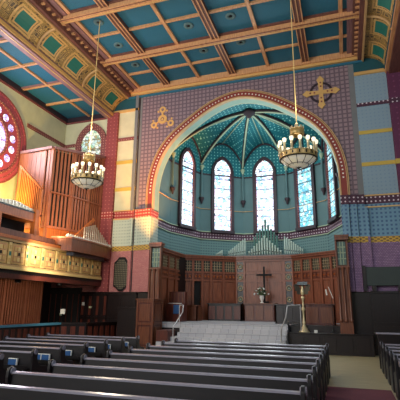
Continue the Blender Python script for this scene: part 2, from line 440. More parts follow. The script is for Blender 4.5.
# bracketed cornices along both sides of the nave ceiling
for xi, s in ((-10.05, 1), (1.4, -1)):
    b = MB('brownbeam')
    def bx(a, c_, y0, y1, z0, z1, m): b.box(min(xi+s*a, xi+s*c_), max(xi+s*a, xi+s*c_), y0, y1, z0, z1, m)
    bx(0, .2, -7, FY, 12.2, CZ, 'brownbeam'); bx(.2, .42, -7, FY, 12.42, CZ, 'brownbeam'); bx(.42, .62, -7, FY, 12.52, CZ, 'pinkbeam'); bx(-.04, .04, -7, FY, 12.13, 12.21, 'stonegilt')
    for k in range(58):
        y = FY-.3-.31*k; bx(.2, .34, y-.045, y+.045, 12.36, 12.42, 'goldbeam')
    trim(b)
# coved bands with teal panels
def cove(x_in, z_in, x_out, z_out):
    def pt(t):          # t 0 inner(top) .. 1 outer(bottom), concave towards the nave
        a = t*PI/2; return (x_in+(x_out-x_in)*math.sin(a), z_out+(z_in-z_out)*math.cos(a))
    n = 10; b = MB('fret')
    for i in range(n):
        (xa, za), (xb, zb) = pt(i/n), pt((i+1)/n)
        b.face([(xa, -7, za), (xb, -7, zb), (xb, FY, zb), (xa, FY, za)], 'fret', True)
    sg = 1 if x_out < x_in else -1
    for k in range(7):
        yb = 14.88-3.1*k
        P = [(pt(i/n)[0]+sg*.03, yb, pt(i/n)[1]-.03) for i in range(n+1)]; b.tube(P, .055, 'stonegilt', 6)
    for k in range(14):
        yc = 17.03-1.57*k
        for t0, t1, h, m, off in ((.14, .86, .56, 'gold', .015), (.2, .8, .47, 'fret', .022), (.24, .76, .42, 'gold', .03), (.29, .71, .35, 'tealpanel', .038)):
            for i in range(4):
                a, c_ = t0+(t1-t0)*i/4, t0+(t1-t0)*(i+1)/4
                (xa, za), (xb, zb) = pt(a), pt(c_)
                b.face([(xa+sg*off, yc-h, za-off), (xb+sg*off, yc-h, zb-off), (xb+sg*off, yc+h, zb-off), (xa+sg*off, yc+h, za-off)], m, True)
    return trim(b)
cove(-10.07, 12.18, -10.86, 11.36); cove(1.44, 12.3, 2.3, 11.55)
b = MB('pinkbeam'); b.box(-11.22, -10.84, -7, FY-.0, 11.16, 11.5, 'pinkbeam'); b.box(-10.9, -10.78, -7, FY, 11.24, 11.38, 'gold'); b.box(-11.25, -11.2, -7, FY, 11.3, 11.36, 'gold'); b.box(-11.0, -10.96, -7, FY, 11.14, 11.16, 'gold'); trim(b)
b = MB('goldbeam'); b.box(2.24, 2.36, -7, FY, 11.42, 11.58, 'goldbeam'); b.box(2.36, 2.8, -7, FY, 11.3, 11.6, 'brownbeam'); trim(b)
# aisle ceiling ribs
b = MB('pinkbeam')
for x in (-12.25,): b.box(x-.05, x+.05, -7, FY, 11.39, 11.47, 'goldbeam')
trim(b)
for k in range(9):
    y = 15.9-1.65*k; b = MB('goldbeam'); b.box(XL, -11.2, y-.05, y+.05, 11.38, 11.47)
    if k % 2: b.box(XL, -11.2, y-.14, y-.09, 11.4, 11.47, 'pinkbeam')
    trim(b)
b = MB('darktrim'); b.box(XL, XL+.14, -7, FY, 11.25, 11.47, 'darktrim'); b.box(XL, -11.1, FY-.14, FY, 11.25, 11.47, 'darktrim'); b.box(XL, XL+.06, -7, FY, 11.17, 11.25, 'brownband'); b.box(XL, -11.1, FY-.06, FY, 11.17, 11.25, 'brownband'); trim(b)
# ceiling medallions
md = thing('ceiling_medallion', '', 'ceiling rosette', (-8.6, 12.5, CZ), 0, 'rosettes on the teal ceiling panels')
r = MB('teal'); r.lathe([(.2, 0), (.2, -.03), (.14, -.05), (.08, -.03), (.08, 0)], m='teal', n=20); r.build('rim', md)
r = MB('iron'); r.lathe([(.08, -.01), (.05, -.05), (.001, -.06)], m='iron', n=14); r.build('boss', md)
spots = [(-8.6, 12.5, 'beside the left chandelier chain'), (-8.6, 14.1, 'one panel beyond the rosette by the left chandelier chain'), (-8.6, 15.7, 'in the left corner panel close to arch wall'),
         (-5.25, 13.8, 'left one of the pair nearer than the gilt beam'), (-3.5, 13.75, 'right one of the pair nearer than the gilt beam'),
         (-5.2, 15.6, 'left one of the pair between the gilt beam and arch wall'), (-3.5, 15.5, 'right one of the pair between the gilt beam and arch wall')]
for i, (x, y, l) in enumerate(spots):
    lb = 'ceiling rosette ' + l
    if i == 0: md['label'] = lb
    else: dup(md, (x, y, CZ), lb)

# --- left, right, back walls
w = MB('cream'); 
def wx(x, y0, y1, z0, z1, m): w.face([(x, y0, z0), (x, y1, z0), (x, y1, z1), (x, y0, z1)], m)
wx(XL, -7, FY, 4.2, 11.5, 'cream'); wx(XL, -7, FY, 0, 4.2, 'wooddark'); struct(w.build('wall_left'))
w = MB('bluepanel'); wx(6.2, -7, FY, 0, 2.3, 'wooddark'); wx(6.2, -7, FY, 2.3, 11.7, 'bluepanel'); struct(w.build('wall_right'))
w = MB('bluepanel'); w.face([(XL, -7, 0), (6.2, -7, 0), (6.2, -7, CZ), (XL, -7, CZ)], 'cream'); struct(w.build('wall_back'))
b = MB('brownband'); b.box(XL, XL+.05, 14.9, FY, 9.83, 10.02, 'brownband'); trim(b)

# rose window on the left wall
rw = struct(bpy.data.objects.new('window_1', None)); COL.objects.link(rw); rw.location = (XL, 12.8, 8.6)
def ring(mb, r0, r1, x0, x1, m, n=48):
    for k in range(n):
        a, c_ = 2*PI*k/n, 2*PI*(k+1)/n
        A = lambda r, t, x: (x, r*math.cos(t), r*math.sin(t))
        mb.face([A(r0, a, x1), A(r1, a, x1), A(r1, c_, x1), A(r0, c_, x1)], m); mb.face([A(r1, a, x0), A(r1, c_, x0), A(r1, c_, x1), A(r1, a, x1)], m)
        if r0 > 0: mb.face([A(r0, a, x0), A(r0, a, x1), A(r0, c_, x1), A(r0, c_, x0)], m)
r = MB('red'); ring(r, 1.68, 2.06, 0, .1, 'rose'); ring(r, 2.02, 2.1, .1, .13, 'red'); ring(r, 1.86, 1.89, .1, .12, 'brownband'); ring(r, 1.62, 1.7, 0, .15, 'brownband'); ring(r, .95, 1.62, 0, .05, 'rose'); ring(r, .9, .99, 0, .12, 'brownband'); r.build('window_frame', rw)
g = MB('glassrose'); ring(g, 0.0, .9, 0, .03, 'glassrose')
for k in range(16):
    a = 2*PI*(k+.5)/16; cy, cz = 1.27*math.cos(a), 1.27*math.sin(a)
    for j in range(14):
        t, t2 = 2*PI*j/14, 2*PI*(j+1)/14
        g.face([(.08, cy, cz), (.08, cy+.17*math.cos(t), cz+.17*math.sin(t)), (.08, cy+.17*math.cos(t2), cz+.17*math.sin(t2))], 'glassrose')
        g.face([(.05, cy+.17*math.cos(t), cz+.17*math.sin(t)), (.05, cy+.17*math.cos(t2), cz+.17*math.sin(t2)), (.08, cy+.17*math.cos(t2), cz+.17*math.sin(t2)), (.08, cy+.17*math.cos(t), cz+.17*math.sin(t))], 'brownband')
g.build('window_glass', rw)

# pointed windows (local frame: x across, -y towards the viewer, z up from sill)
def lancet(hw, h, n=10, rise=1.7):
    """outline from the left foot over the point to the right foot"""
    zs = h-hw*rise; pts = [(-hw, 0)]
    R = (hw*hw+(hw*rise)**2)/(2*hw)
    for i in range(n+1):
        a = math.asin(min(1, hw*rise/R))*i/n; pts.append((-hw+R-R*math.cos(a), zs+R*math.sin(a)))
    right = [(-x, z) for x, z in reversed(pts[:-1])]
    return pts+right
WN = [1]
def window(loc, rz, hw, h, glass, fr='darktrim', fw=.16, depth=.14, extra=True, rise=1.7):
    WN[0] += 1
    o = struct(bpy.data.objects.new('window_%d' % WN[0], None)); COL.objects.link(o); o.location = loc; o.rotation_euler = (0, 0, rz)
    A = lancet(hw, h, rise=rise); B = lancet(hw+fw, h+fw*1.3, rise=rise); B = [(x, z-fw if z <= .001 else z) for x, z in B]
    fm = MB(fr)
    for i in range(len(A)-1):
        (ax, az), (bx_, bz) = A[i], A[i+1]; (cx_, cz_), (dx, dz) = B[i], B[i+1]
        fm.face([(ax, -depth, az), (bx_, -depth, bz), (dx, -depth, dz), (cx_, -depth, cz_)], fr)
        fm.face([(cx_, -depth, cz_), (dx, -depth, dz), (dx, 0, dz), (cx_, 0, cz_)], fr)
        fm.face([(ax, -depth, az), (bx_, -depth, bz), (bx_, -.02, bz), (ax, -.02, az)], 'brownband')
    fm.box(-hw-fw, hw+fw, -depth-.06, 0, -fw, 0, fr); fm.build('window_frame', o)
    g = MB(glass); inner = lancet(hw*.8, h*.97-.02, rise=rise*1.05)
    c0 = (0, h*.45)
    for i in range(len(A)-1):
        g.face([(A[i][0], -.03, A[i][1]), (A[i+1][0], -.03, A[i+1][1]), (0, -.03, c0[1])], glass)
    g.face([(A[-1][0], -.03, 0), (A[0][0], -.03, 0), (0, -.03, c0[1])], glass); g.build('window_glass', o)
    if extra:
        l = MB('border')
        for s in (-1, 1):
            l.box(s*hw-(.05 if s > 0 else 0), s*hw+(0 if s > 0 else .05), -.045, -.035, 0, h-hw*rise, 'border')
        z = .3
        while z < h-hw: l.box(-hw, hw, -.06, -.035, z-.012, z+.012, 'iron'); z += .55
        l.build('glazing_bar', o)
    return o
window((-12.05, FY-.01, 7.6), 0, .62, 3.05, 'glassgreen', 'brownband', .3, .12, rise=1.35)

# --- chancel apse: half decagon
CY, R10 = 19.9, 4.3
ACX = -4.1
V = [(ACX+R10*math.sin(math.radians(a)), CY+R10*math.cos(math.radians(a))) for a in (-90, -54, -18, 18, 54, 90)]
floorz = 1.0
w = MB('teal')
segs = [((V[0][0], FY+.5), V[0])]+[(V[i], V[i+1]) for i in range(5)]+[(V[5], (V[5][0], FY+.5))]
CAP = 9.9
for j, (a, c_) in enumerate(segs):
    def q(z0, z1, m): w.face([(a[0], a[1], z0), (c_[0], c_[1], z0), (c_[0], c_[1], z1), (a[0], a[1], z1)], m)
    q(0, 4.3, 'wooddark'); q(4.3, 5.42, 'dotteal'); q(5.42, 5.8, 'friezedark'); q(5.8, 9.3, 'teal')
    q(9.3, CAP, 'vault')
    if 1 <= j <= 5:
        # pointed lunette
        m_ = ((a[0]+c_[0])/2, (a[1]+c_[1])/2); n = 8
        for i in range(n):
            for s0, s1 in ((i/n, (i+1)/n),):
                def L(s): return CAP+1.42*math.sin(PI*min(s, 1-s))**.75 if 0 < s < 1 else CAP
                def X(s): return (a[0]+(c_[0]-a[0])*s, a[1]+(c_[1]-a[1])*s)
                w.face([(*X(s0), CAP), (*X(s1), CAP), (*X(s1), L(s1)), (*X(s0), L(s0))], 'vault')
struct(w.build('wall_chancel'))
def LZ(s): return CAP+1.42*(math.sin(PI*min(s, 1-s))**.75 if 0 < s < 1 else 0)
BOSS = 11.6
def ribz(t): return CAP+(BOSS-CAP)*math.sin((1-t)*PI/2)**.8      # t: 0 boss, 1 wall
v = MB('vault'); nS, nT = 12, 8
for i in range(5):
    a, c_ = V[i], V[i+1]
    def P(s, t):
        x = a[0]+(c_[0]-a[0])*s; y = a[1]+(c_[1]-a[1])*s
        zr = ribz(t); zm = BOSS+(CAP+1.42-BOSS)*t
        k = math.sin(PI*min(s, 1-s))**.75 if 0 < s < 1 else 0
        return (ACX+(x-ACX)*t, CY+(y-CY)*t, zr+(zm-zr)*k)
    for p in range(nS):
        for q_ in range(nT):
            s0, s1, t0, t1 = p/nS, (p+1)/nS, q_/nT, (q_+1)/nT
            v.face([P(s0, t0), P(s1, t0), P(s1, t1), P(s0, t1)], 'vault')
for k in range(12):
    t0, t1 = -1+k/6, -1+(k+1)/6
    v.face([(ACX+R10*t0, FY+.5, ribz(abs(t0))), (ACX+R10*t1, FY+.5, ribz(abs(t1))), (ACX+R10*t1, CY, ribz(abs(t1))), (ACX+R10*t0, CY, ribz(abs(t0)))], 'vault')
vo = struct(v.build('ceiling_chancel_vault'))
for i, (x, y) in enumerate(V):
    b = MB('rib'); P = []
    for k in range(15):
        t = k/14*.985; P.append((ACX+(x-ACX)*t, CY+(y-CY)*t, ribz(t)-.13))
    b.tube(P, .055, 'rib', 6); b.tube([(p[0], p[1], p[2]+.07) for p in P], .1, 'darktrim', 6); trim(b)
    # capital, colonnette and hanging corbel
    d = Vector((ACX-x, CY-y, 0)).normalized(); px, py = x+d.x*.12, y+d.y*.12
    b = MB('teal'); b.lathe([(.05, 0), (.06, .1), (.14, .3), (.1, .36)], (px, py, CAP-.5), 'rib', 10)
    b.tube([(px, py, 7.75), (px, py, CAP-.45)], .06, 'teal', 8)
    b.lathe([(.001, 0), (.05, .06), (.06, .15), (.14, .3), (.15, .4), (.06, .42)], (px, py, 7.4), 'darktrim', 10); trim(b)
# lunette arch mouldings
for i in range(5):
    a, c_ = V[i], V[i+1]; b = MB('darktrim'); P = []
    for k in range(17):
        s = k/16; P.append((a[0]+(c_[0]-a[0])*s+(ACX-a[0])*.02, a[1]+(c_[1]-a[1])*s+(CY-a[1])*.02, LZ(s)-.05))
    b.tube(P, .06, 'darktrim', 6); trim(b)
b = MB('iron'); b.lathe([(.001, -.3), (.1, -.28), (.16, -.15), (.3, -.08), (.34, 0), (.3, .08)], (ACX, CY, BOSS-.12), 'darktrim', 16); b.lathe([(.001, -.05), (.09, -.03), (.1, .03)], (ACX, CY, BOSS-.35), 'gold', 10); trim(b)
# ridge ribs
for i in range(5):
    m_ = ((V[i][0]+V[i+1][0])/2, (V[i][1]+V[i+1][1])/2); b = MB('rib')
    b.tube([(ACX+(m_[0]-ACX)*t, CY+(m_[1]-CY)*t, BOSS+(CAP+1.42-BOSS)*t-.03) for t in (.05, .5, .98)], .035, 'rib', 5); trim(b)
# mouldings above and below the dark frieze, string lines
for zz, m, th in ((5.83, 'rib', .02), (5.39, 'rib', .02), (7.15, 'stonegilt', .012), (9.25, 'darktrim', .04)):
    b = MB(m)
    for a, c_ in segs:
        b.bar((a[0]+(ACX-a[0])*.008, a[1]+(CY-a[1])*.008, zz), (c_[0]+(ACX-c_[0])*.008, c_[1]+(CY-c_[1])*.008, zz), .06, th*2, m)
    trim(b)
WIN_H = [4.3, 4.3, 4.3, 4.3, 4.3]
for i in range(5):
    a, c_ = V[i], V[i+1]; m_ = Vector(((a[0]+c_[0])/2, (a[1]+c_[1])/2, 0)); d = Vector((ACX-m_.x, CY-m_.y, 0)).normalized()
    rz = math.atan2(-d.x, d.y)+PI
    window((m_.x+d.x*.01, m_.y+d.y*.01, 5.94), rz, .53, 4.3, 'glass' if i < 3 else 'glassblue', rise=1.5, fw=.17, depth=.14)

# --- steps, chancel floor and platform
st = MB('stone'); n = 6
for k in range(n):
    x0 = -7.25 if k < 2 else (-6.75 if k < 3 else -6.55)
    st.box(x0, -2.2, 15.85+.26*k, 17.45, k/n, (k+1)/n, 'stone')
st.box(-8.37, -2.2, 17.41, 19.4, .8, 1.0, 'stone'); st.box(-8.37, .07, 19.4, 24.2, .8, 1.0, 'stone')
struct(st.build('floor_chancel'))
pl = MB('wooddark'); pl.box(-2.18, .85, 17.1, 17.6, 0, .72, 'wooddark'); pl.box(-2.22, .86, 17.04, 17.6, .72, .76, 'wooddark')
for k in range(5): pl.box(-2.05+.58*k, -1.6+.58*k, 17.08, 17.1, .1, .62, 'wooddark')
dp = MB('wooddark'); dp.box(-2.16, .05, 17.63, 19.38, 0, 1.015, 'wooddark'); tag(dp.build('desk_platform', bevel=.01), 'raised dark wood floor under the brown reading desk, behind the brass lectern', 'platform')
tag(pl.build('reading_platform', bevel=.01), 'dark wood platform right of the steps, carrying the brass lectern', 'platform')
pl = MB('wooddark'); pl.box(-8.3, -6.62, 17.5, 17.79, 0, .95); 
tag(pl.build('side_platform', bevel=.01), 'dark wood platform behind the left stair rail', 'platform')

# --- panelled oak screen round the apse
SC = [(-8.12, 18.35), (-8.12, 21.1), (-5.6, 22.8), (-2.55, 22.8), (-.08, 21.1), (-.08, 18.4)]
def bay(p0, p1, kind, label, group='oak screen bays round the chancel', wd='woodscreen'):
    p0 = Vector((*p0, 0)); p1 = Vector((*p1, 0)); W = (p1-p0).length; ang = math.atan2(p1.y-p0.y, p1.x-p0.x)
    o = thing('screen_bay', label, 'oak screen bay', (p0.x, p0.y, 1.0), ang, group)
    b = MB(wd); D = .14
    b.box(0, .06, -.02, D, 0, 3.2, wd); b.box(W-.06, W, -.02, D, 0, 3.2, wd)
    b.box(0, W, 0, D, 3.08, 3.2, wd); b.box(0, W, 0, D, 2.42, 2.52, wd); b.box(0, W, 0, D, 2.0, 2.1, wd); b.box(0, W, 0, D, 0, .12, wd)
    b.build('frame', o)
    b = MB('woodscreen'); b.box(-.02, W+.02, -.12, D, 3.2, 3.3, wd); b.box(-.02, W+.02, -.17, D, 3.3, 3.36, wd); b.build('cornice', o)
    if kind in ('lattice', 'door', 'wide'):
        g = MB('screenglass'); g.box(.06, W-.06, .06, .08, 2.52, 3.08, 'panedark' if kind != 'wide' else 'woodred'); g.build('pane', o)
        l = MB('lattice'); nx = max(2, round((W-.12)/.13))
        for i in range(1, nx): l.box(.06+(W-.12)*i/nx-.012, .06+(W-.12)*i/nx+.012, .02, .06, 2.52, 3.08)
        for z in (2.66, 2.8, 2.94): l.box(.06, W-.06, .02, .06, z-.012, z+.012)
        l.build('lattice', o)
        c_ = MB(wd); c_.box(.06, W-.06, .04, D, 2.1, 2.42, 'woodred')
        nq = max(1, round((W-.12)/.2))
        for i in range(nq):
            xc = .06+(W-.12)*(i+.5)/nq; c_.box(xc-.07, xc+.07, .02, .04, 2.14, 2.38, wd)
            c_.lathe([(.001, 0), (.035, .02), (.05, .05)], T=Matrix.Translation((xc, .02, 2.26)) @ Matrix.Rotation(PI/2, 4, 'X'), m='woodorange', n=8)
        c_.build('carved_frieze', o)
    if kind == 'lattice' or kind == 'wide':
        c_ = MB(wd); c_.box(.06, W-.06, .05, D, .12, 2.0, 'woodscreen')
        for z0, z1 in ((.2, .85), (.95, 1.92)): c_.box(.13, W-.13, .03, .05, z0, z1, 'woodscreen')
        c_.build('panel', o, bevel=.006)
    if kind == 'door':
        c_ = MB('black'); c_.box(.06, W-.06, .1, D, .12, 2.0, 'black'); c_.build('doorway', o)
    if kind == 'roundel':
        c_ = MB('wooddark'); c_.box(.06, W-.06, .04, D, .12, 3.08, 'wooddark'); c_.build('panel', o)
        for i in range(4):
            T = Matrix.Translation((W/2, .03, 2.82-.58*i)) @ Matrix.Rotation(PI/2, 4, 'X')
            q_ = MB('woodmid'); rr = (W-.14)/2
            q_.lathe([(rr, 0), (rr, .04), (rr*.85, .07), (rr*.62, .04), (rr*.6, 0)], T=T, m='lattice', n=18)
            q_.lathe([(rr*.32, 0), (rr*.25, .04), (.001, .05)], T=T, m='rib', n=10)
            q_.build('roundel', o)
    if kind == 'centre':
        c_ = MB('woodscreen'); c_.box(.06, W-.06, .05, D, .12, 3.08, 'woodscreen')
        for i in range(3):
            xa = .1+(W-.2)*i/3; xb = .1+(W-.2)*(i+1)/3
            c_.box(xa+.04, xb-.04, .03, .05, 2.55, 3.05, 'woodscreen'); c_.box(xa+.04, xb-.04, .03, .05, .2, 2.42, 'woodscreen')
        c_.build('panel', o, bevel=.006)
def lerp(a, c_, t): return (a[0]+(c_[0]-a[0])*t, a[1]+(c_[1]-a[1])*t)
names = ['nearest', 'second', 'farthest']
for i in range(3):
    bay(lerp(SC[0], SC[1], i/3), lerp(SC[0], SC[1], (i+1)/3), 'lattice', 'oak screen bay along the left chancel side, %s of three from the arch' % names[i])
cuts = [0, .2, .37, .53, .76, 1]
nm = ['oak bay with pale lattice at the left corner, left of dark doorway', 'oak bay with the dark open doorway', 'narrow lattice bay just right of the dark doorway', 'lattice bay, second left of the left roundels', 'lattice bay touching the left strip of roundels']
for i in range(5):
    bay(lerp(SC[1], SC[2], cuts[i]), lerp(SC[1], SC[2], cuts[i+1]), 'door' if i == 1 else 'lattice', nm[i])
bay(SC[2], (-5.15, 22.8), 'roundel', 'dark strip of four carved roundels left of the cross')
bay((-5.15, 22.8), (-3.0, 22.8), 'centre', 'wide plain oak centre bay behind the cross')
bay((-3.0, 22.8), SC[3], 'roundel', 'dark strip of four carved roundels right of the cross')
nm = ['lattice bay touching the right strip of roundels', 'lattice bay, second right of the right roundels', 'lattice bay, third right of the right roundels', 'lattice bay, fourth right of the right roundels', 'lattice bay in the right far corner of the screen']
for i in range(5):
    bay(lerp(SC[3], SC[4], i/5), lerp(SC[3], SC[4], (i+1)/5), 'lattice', nm[i])
for i in range(3):
    bay(lerp(SC[4], SC[5], i/3), lerp(SC[4], SC[5], (i+1)/3), 'lattice', 'oak screen bay along the right chancel side, %s from the arch' % ['farthest', 'middle', 'nearest'][i])
# glazed end towers
def tower(x0, x1, y, label, wd):
    W = x1-x0; o = thing('screen_tower', label, 'oak tower', (x0, y, 1.0), 0, 'glazed end towers of the screen')
    b = MB(wd); b.box(0, W, 0, .24, 0, 2.35, wd)
    for xa in (0, W-.06): b.box(xa, xa+.06, 0, .24, 2.35, 3.3, wd)
    b.box(0, W, .18, .24, 2.35, 3.3, wd); b.build('case', o)
    b = MB(wd)
    for xa in (.0, W/2-.05, W-.1): b.lathe([(.06, 0), (.07, .06), (.045, .12), (.05, .9), (.045, 1.7), (.07, 1.85), (.075, 1.9)], (xa+.05, -.05, .4), wd, 10)
    b.build('column', o)
    b = MB(wd); b.box(0, W+.04, -.1, .27, 3.3, 3.4, wd); b.box(0, W+.07, -.14, .3, 3.4, 3.48, wd); b.build('cornice', o)
    b = MB(wd); b.box(0, W+.02, -.08, .02, 2.28, 2.36, wd); b.build('transom', o)
    b = MB('screenglass'); b.box(.08, W-.08, .1, .12, 2.4, 3.25); b.build('pane', o)
    if y < 17.4: o.location.z = .76; o.scale = (1, 1, 1.06)
    b = MB('rib')
    for i in range(1, 3): b.box(.08+(W-.16)*i/3-.015, .08+(W-.16)*i/3+.015, .06, .1, 2.4, 3.25)
    for z in (2.62, 2.84, 3.05): b.box(.08, W-.08, .06, .1, z-.015, z+.015)
    b.build('glazing_bar', o)
    b = MB('woodred'); b.box(.1, W-.1, -.015, 0, .15, 1.1, wd); b.box(.1, W-.1, -.015, 0, 1.2, 2.2, wd); b.build('panel', o)
tower(-8.33, -7.78, 17.52, 'orange-lit oak tower with glazed top beside the left arch pier', 'woodmid')
tower(-.27, .2, 17.26, 'brown oak tower with glazed top beside the right arch pier', 'woodmid')

# --- organ pipes on top of the screen
def pipes(label, spec, y, parent_name='organ_pipe_cluster'):
    """spec: list of (x, radius, z0, z1, y)"""
    o = thing(parent_name, label, 'organ pipes', (0, 0, 0), 0, 'organ pipe clusters above the oak screen')
    x_ = [s[0] for s in spec]; y_ = [s[4] for s in spec]; z_ = min(s[2] for s in spec)
    ox, oy = sum(x_)/len(x_), sum(y_)/len(y_); o.location = (ox, oy, z_)
    for x, r_, z0, z1, yy in spec:
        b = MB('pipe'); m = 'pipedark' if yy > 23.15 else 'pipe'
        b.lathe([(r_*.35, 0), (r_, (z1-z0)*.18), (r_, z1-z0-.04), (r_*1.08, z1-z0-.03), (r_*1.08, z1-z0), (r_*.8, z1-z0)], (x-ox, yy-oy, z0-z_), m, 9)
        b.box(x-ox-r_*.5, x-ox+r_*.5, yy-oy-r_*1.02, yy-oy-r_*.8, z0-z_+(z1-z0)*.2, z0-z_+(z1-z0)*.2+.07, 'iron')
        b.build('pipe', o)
    b = MB('wooddark'); b.box(min(x_)-.12-ox, max(x_)+.12-ox, min(y_)-.1-oy, max(y_)+.1-oy, -.16, .0); b.build('wind_chest', o)
    return o
spec_m = 'pipe'
sp = []
for k in range(13):          # front chevron
    u = (k-6)/6; sp.append((-4.03+u*.86, .05, 4.46, 5.5-.82*abs(u), 23.0))
for k in range(9):
    u = (k-4)/4; sp.append((-4.0+u*.62, .06, 4.46, 6.45-.95*abs(u)**.8, 23.2))
pipes('tall pale green organ pipes rising to a point above the cross', sp, 23.1)
sp = [(-6.05+.115*k, .04, 4.46, 4.72+.085*k, 23.0) for k in range(9)]; pipes('pale green organ pipes left of the tall centre group', sp, 23)
sp = [(-2.93+.115*k, .04, 4.46, 5.42-.085*k, 23.0) for k in range(9)]; pipes('pale green organ pipes right of the tall centre group', sp, 23)
sp = [(-6.75+.07*k, .033, 4.46, 4.56+.04*k, 22.8) for k in range(6)]; pipes('short row of small organ pipes at the far left over the screen', sp, 23)

# --- cross, altar, vase
o = thing('standing_cross', 'dark wooden cross before the bright centre panel of the screen', 'cross', (-3.98, 22.3, 1.88))
b = MB('black'); b.box(-.045, .045, -.03, .03, .1, 1.88); b.build('upright', o, bevel=.008)
b = MB('black'); b.box(-.4, .4, -.035, .035, 1.4, 1.49); b.build('crossbar', o, bevel=.008)
b = MB('black'); b.box(-.2, .2, -.14, .14, 0, .1); b.build('base', o, bevel=.01)
b = MB('woodmid'); b.box(-4.85, -3.4, 21.5, 22.5, 1.0, 1.82, 'woodred'); b.box(-4.92, -3.33, 21.44, 22.55, 1.82, 1.88, 'woodmid')
for k in range(3): b.box(-4.8+.48*k, -4.4+.48*k, 21.47, 21.5, 1.08, 1.76, 'woodmid')
tag(b.build('altar', bevel=.008), 'brown panelled altar below the cross, bearing the flowers', 'altar')
o = thing('flower_vase', 'white vase of white flowers and leaves at the foot of the cross', 'flower vase', (-4.02, 21.75, 1.88))
b = MB('white'); b.lathe([(.001, 0), (.1, .0), (.09, .03), (.04, .08), (.09, .18), (.12, .28), (.1, .34), (.12, .38)], m='white', n=14); b.build('vase', o)
b = MB('leaf')
for k in range(46):
    a = random.uniform(0, 2*PI); e = random.uniform(.1, 1.3); L_ = random.uniform(.25, .5)
    p = Vector((math.cos(a)*math.cos(e), math.sin(a)*math.cos(e)*.7, math.sin(e)))*L_+Vector((0, 0, .36)); b.bar((0, 0, .36), p, .012, .012)
    t = Vector((-math.sin(a), math.cos(a), 0))*.04; q0 = p*.8+Vector((0, 0, .07)); q1 = p+Vector((0, 0, .03)); b.face([q0, (q0+q1)/2+t, q1, (q0+q1)/2-t])
b.build('foliage', o)
for k in range(16):
    a = random.uniform(0, 2*PI); e = random.uniform(.0, 1.4); p = Vector((math.cos(a)*math.cos(e)*.38, math.sin(a)*math.cos(e)*.25, math.sin(e)*.34+.4))
    b = MB('white'); b.lathe([(.001, -.03), (.035, -.02), (.05, .01), (.035, .03), (.015, .02), (.001, .03)], p, 'white', 8); b.build('blossom', o)

# --- stalls, desks
def stall(x0, x1, y0, y1, z0, z1, label, n, wd='wooddark', pn='woodred', name='choir_stall', cat='choir stall'):
    o = thing(name, label, cat, ((x0+x1)/2, y0, z0)); hw = (x1-x0)/2; D = y1-y0; H = z1-z0
    b = MB(wd); b.box(-hw, hw, 0, .06, 0, H-.05); b.box(-hw, -hw+.06, 0, D, 0, H-.05); b.box(hw-.06, hw, 0, D, 0, H-.05); b.build('frame', o)
    for k in range(n):
        b = MB(pn); w_ = 2*hw/n; b.box(-hw+w_*k+.05, -hw+w_*(k+1)-.05, -.02, 0, .08, H-.14); b.build('panel', o, bevel=.008)
    b = MB(wd); b.box(-hw-.03, hw+.03, -.05, D*.6, H-.05, H, wd); b.build('desk_top', o, bevel=.01)
    b = MB(wd); b.box(-hw+.06, hw-.06, D*.7, D, .4*H, .46*H); b.build('seat', o)
    return o
stall(-6.75, -4.98, 21.3, 22.0, 1.0, 1.86, 'dark choir stall front left of the altar', 4)
stall(-2.95, -1.75, 19.0, 19.7, 1.0, 1.82, 'dark panelled stall right of the altar, behind the right rail', 3, pn='wooddark')
stall(-7.6, -6.9, 20.1, 20.9, 1.0, 1.75, 'brown stall front before the screen doorway', 2, 'woodmid', 'woodmid')
stall(-1.66, -.45, 18.45, 19.1, 1.0, 1.84, 'brown panelled reading desk behind the brass lectern', 2, 'woodred', 'woodmid', 'reading_desk', 'desk')
o = thing('low_bench', 'small dark bench beside the right stair rail', 'bench', (-2.0, 17.5, .76))
b = MB('wooddark'); b.box(-.25, .25, -.15, .15, .32, .38); b.build('seat', o)
for sx in (-1, 1): b = MB('wooddark'); b.box(sx*.22-.025, sx*.22+.025, -.14, .14, 0, .32); b.build('leg', o)
# organ console seen behind the left pier
o = thing('organ_console', 'dark organ console with pale stops inside the left chancel side', 'organ console', (-7.55, 18.95, 1.0))
b = MB('woodred'); b.box(-.4, .4, -.3, .4, 0, .8); b.box(-.4, .4, .1, .4, .8, 1.35); b.build('case', o, bevel=.01)
b = MB('white'); b.box(-.3, .3, -.2, -.02, .802, .83); b.build('keyboard', o)
b = MB('woodmid')
for k in range(4): b.box(-.35+.2*k, -.29+.2*k, .08, .1, .88, 1.3)
b.build('stop_jamb', o)
b = MB('bookblue'); b.box(0, .3, -.34, -.3, .35, .75); b.build('blue_panel', o)

# --- pulpit box
o = thing('pulpit', 'red-brown panelled pulpit box at the foot of the left arch pier', 'pulpit', (-7.95, 16.45, 0))
x0, x1, D, H = -.36, .38, .9, 1.98
b = MB('woodred'); b.box(x0, x1, 0, D, 0, H-.06); b.build('body', o)
b = MB('woodmid')
for z in (0, .92, H-.16): b.box(x0-.02, x1+.02, -.02, D, z, z+.1)
for xx in (x0-.02, x1-.06): b.box(xx, xx+.08, -.03, .05, 0, H-.06)
b.box(x1-.06, x1+.03, D-.08, D, 0, H-.06); b.build('frame', o, bevel=.006)
for z0_, z1_ in ((.16, .86), (1.08, H-.22)):
    b = MB('woodmid'); b.box(x0+.12, x1-.12, -.02, 0, z0_, z1_, 'woodmid'); b.build('panel', o, bevel=.01)
    b = MB('woodmid'); b.box(x1, x1+.02, .14, D-.14, z0_, z1_, 'woodmid'); b.build('panel', o, bevel=.01)
b = MB('woodmid'); b.box(x0-.06, x1+.06, -.06, D+.02, H-.06, H); b.build('cap', o, bevel=.01)
b = MB('wooddark'); b.box(-.5, .5, -.35, .35, 0, 1.55); b.box(-.52, .52, -.38, .38, 1.55, 1.62, 'wooddark')
q = b.build('side_pier', None, bevel=.01); q.location = (-8.95, 17.2, 0); tag(q, 'black-brown wooden block left of the pulpit box', 'wood block')
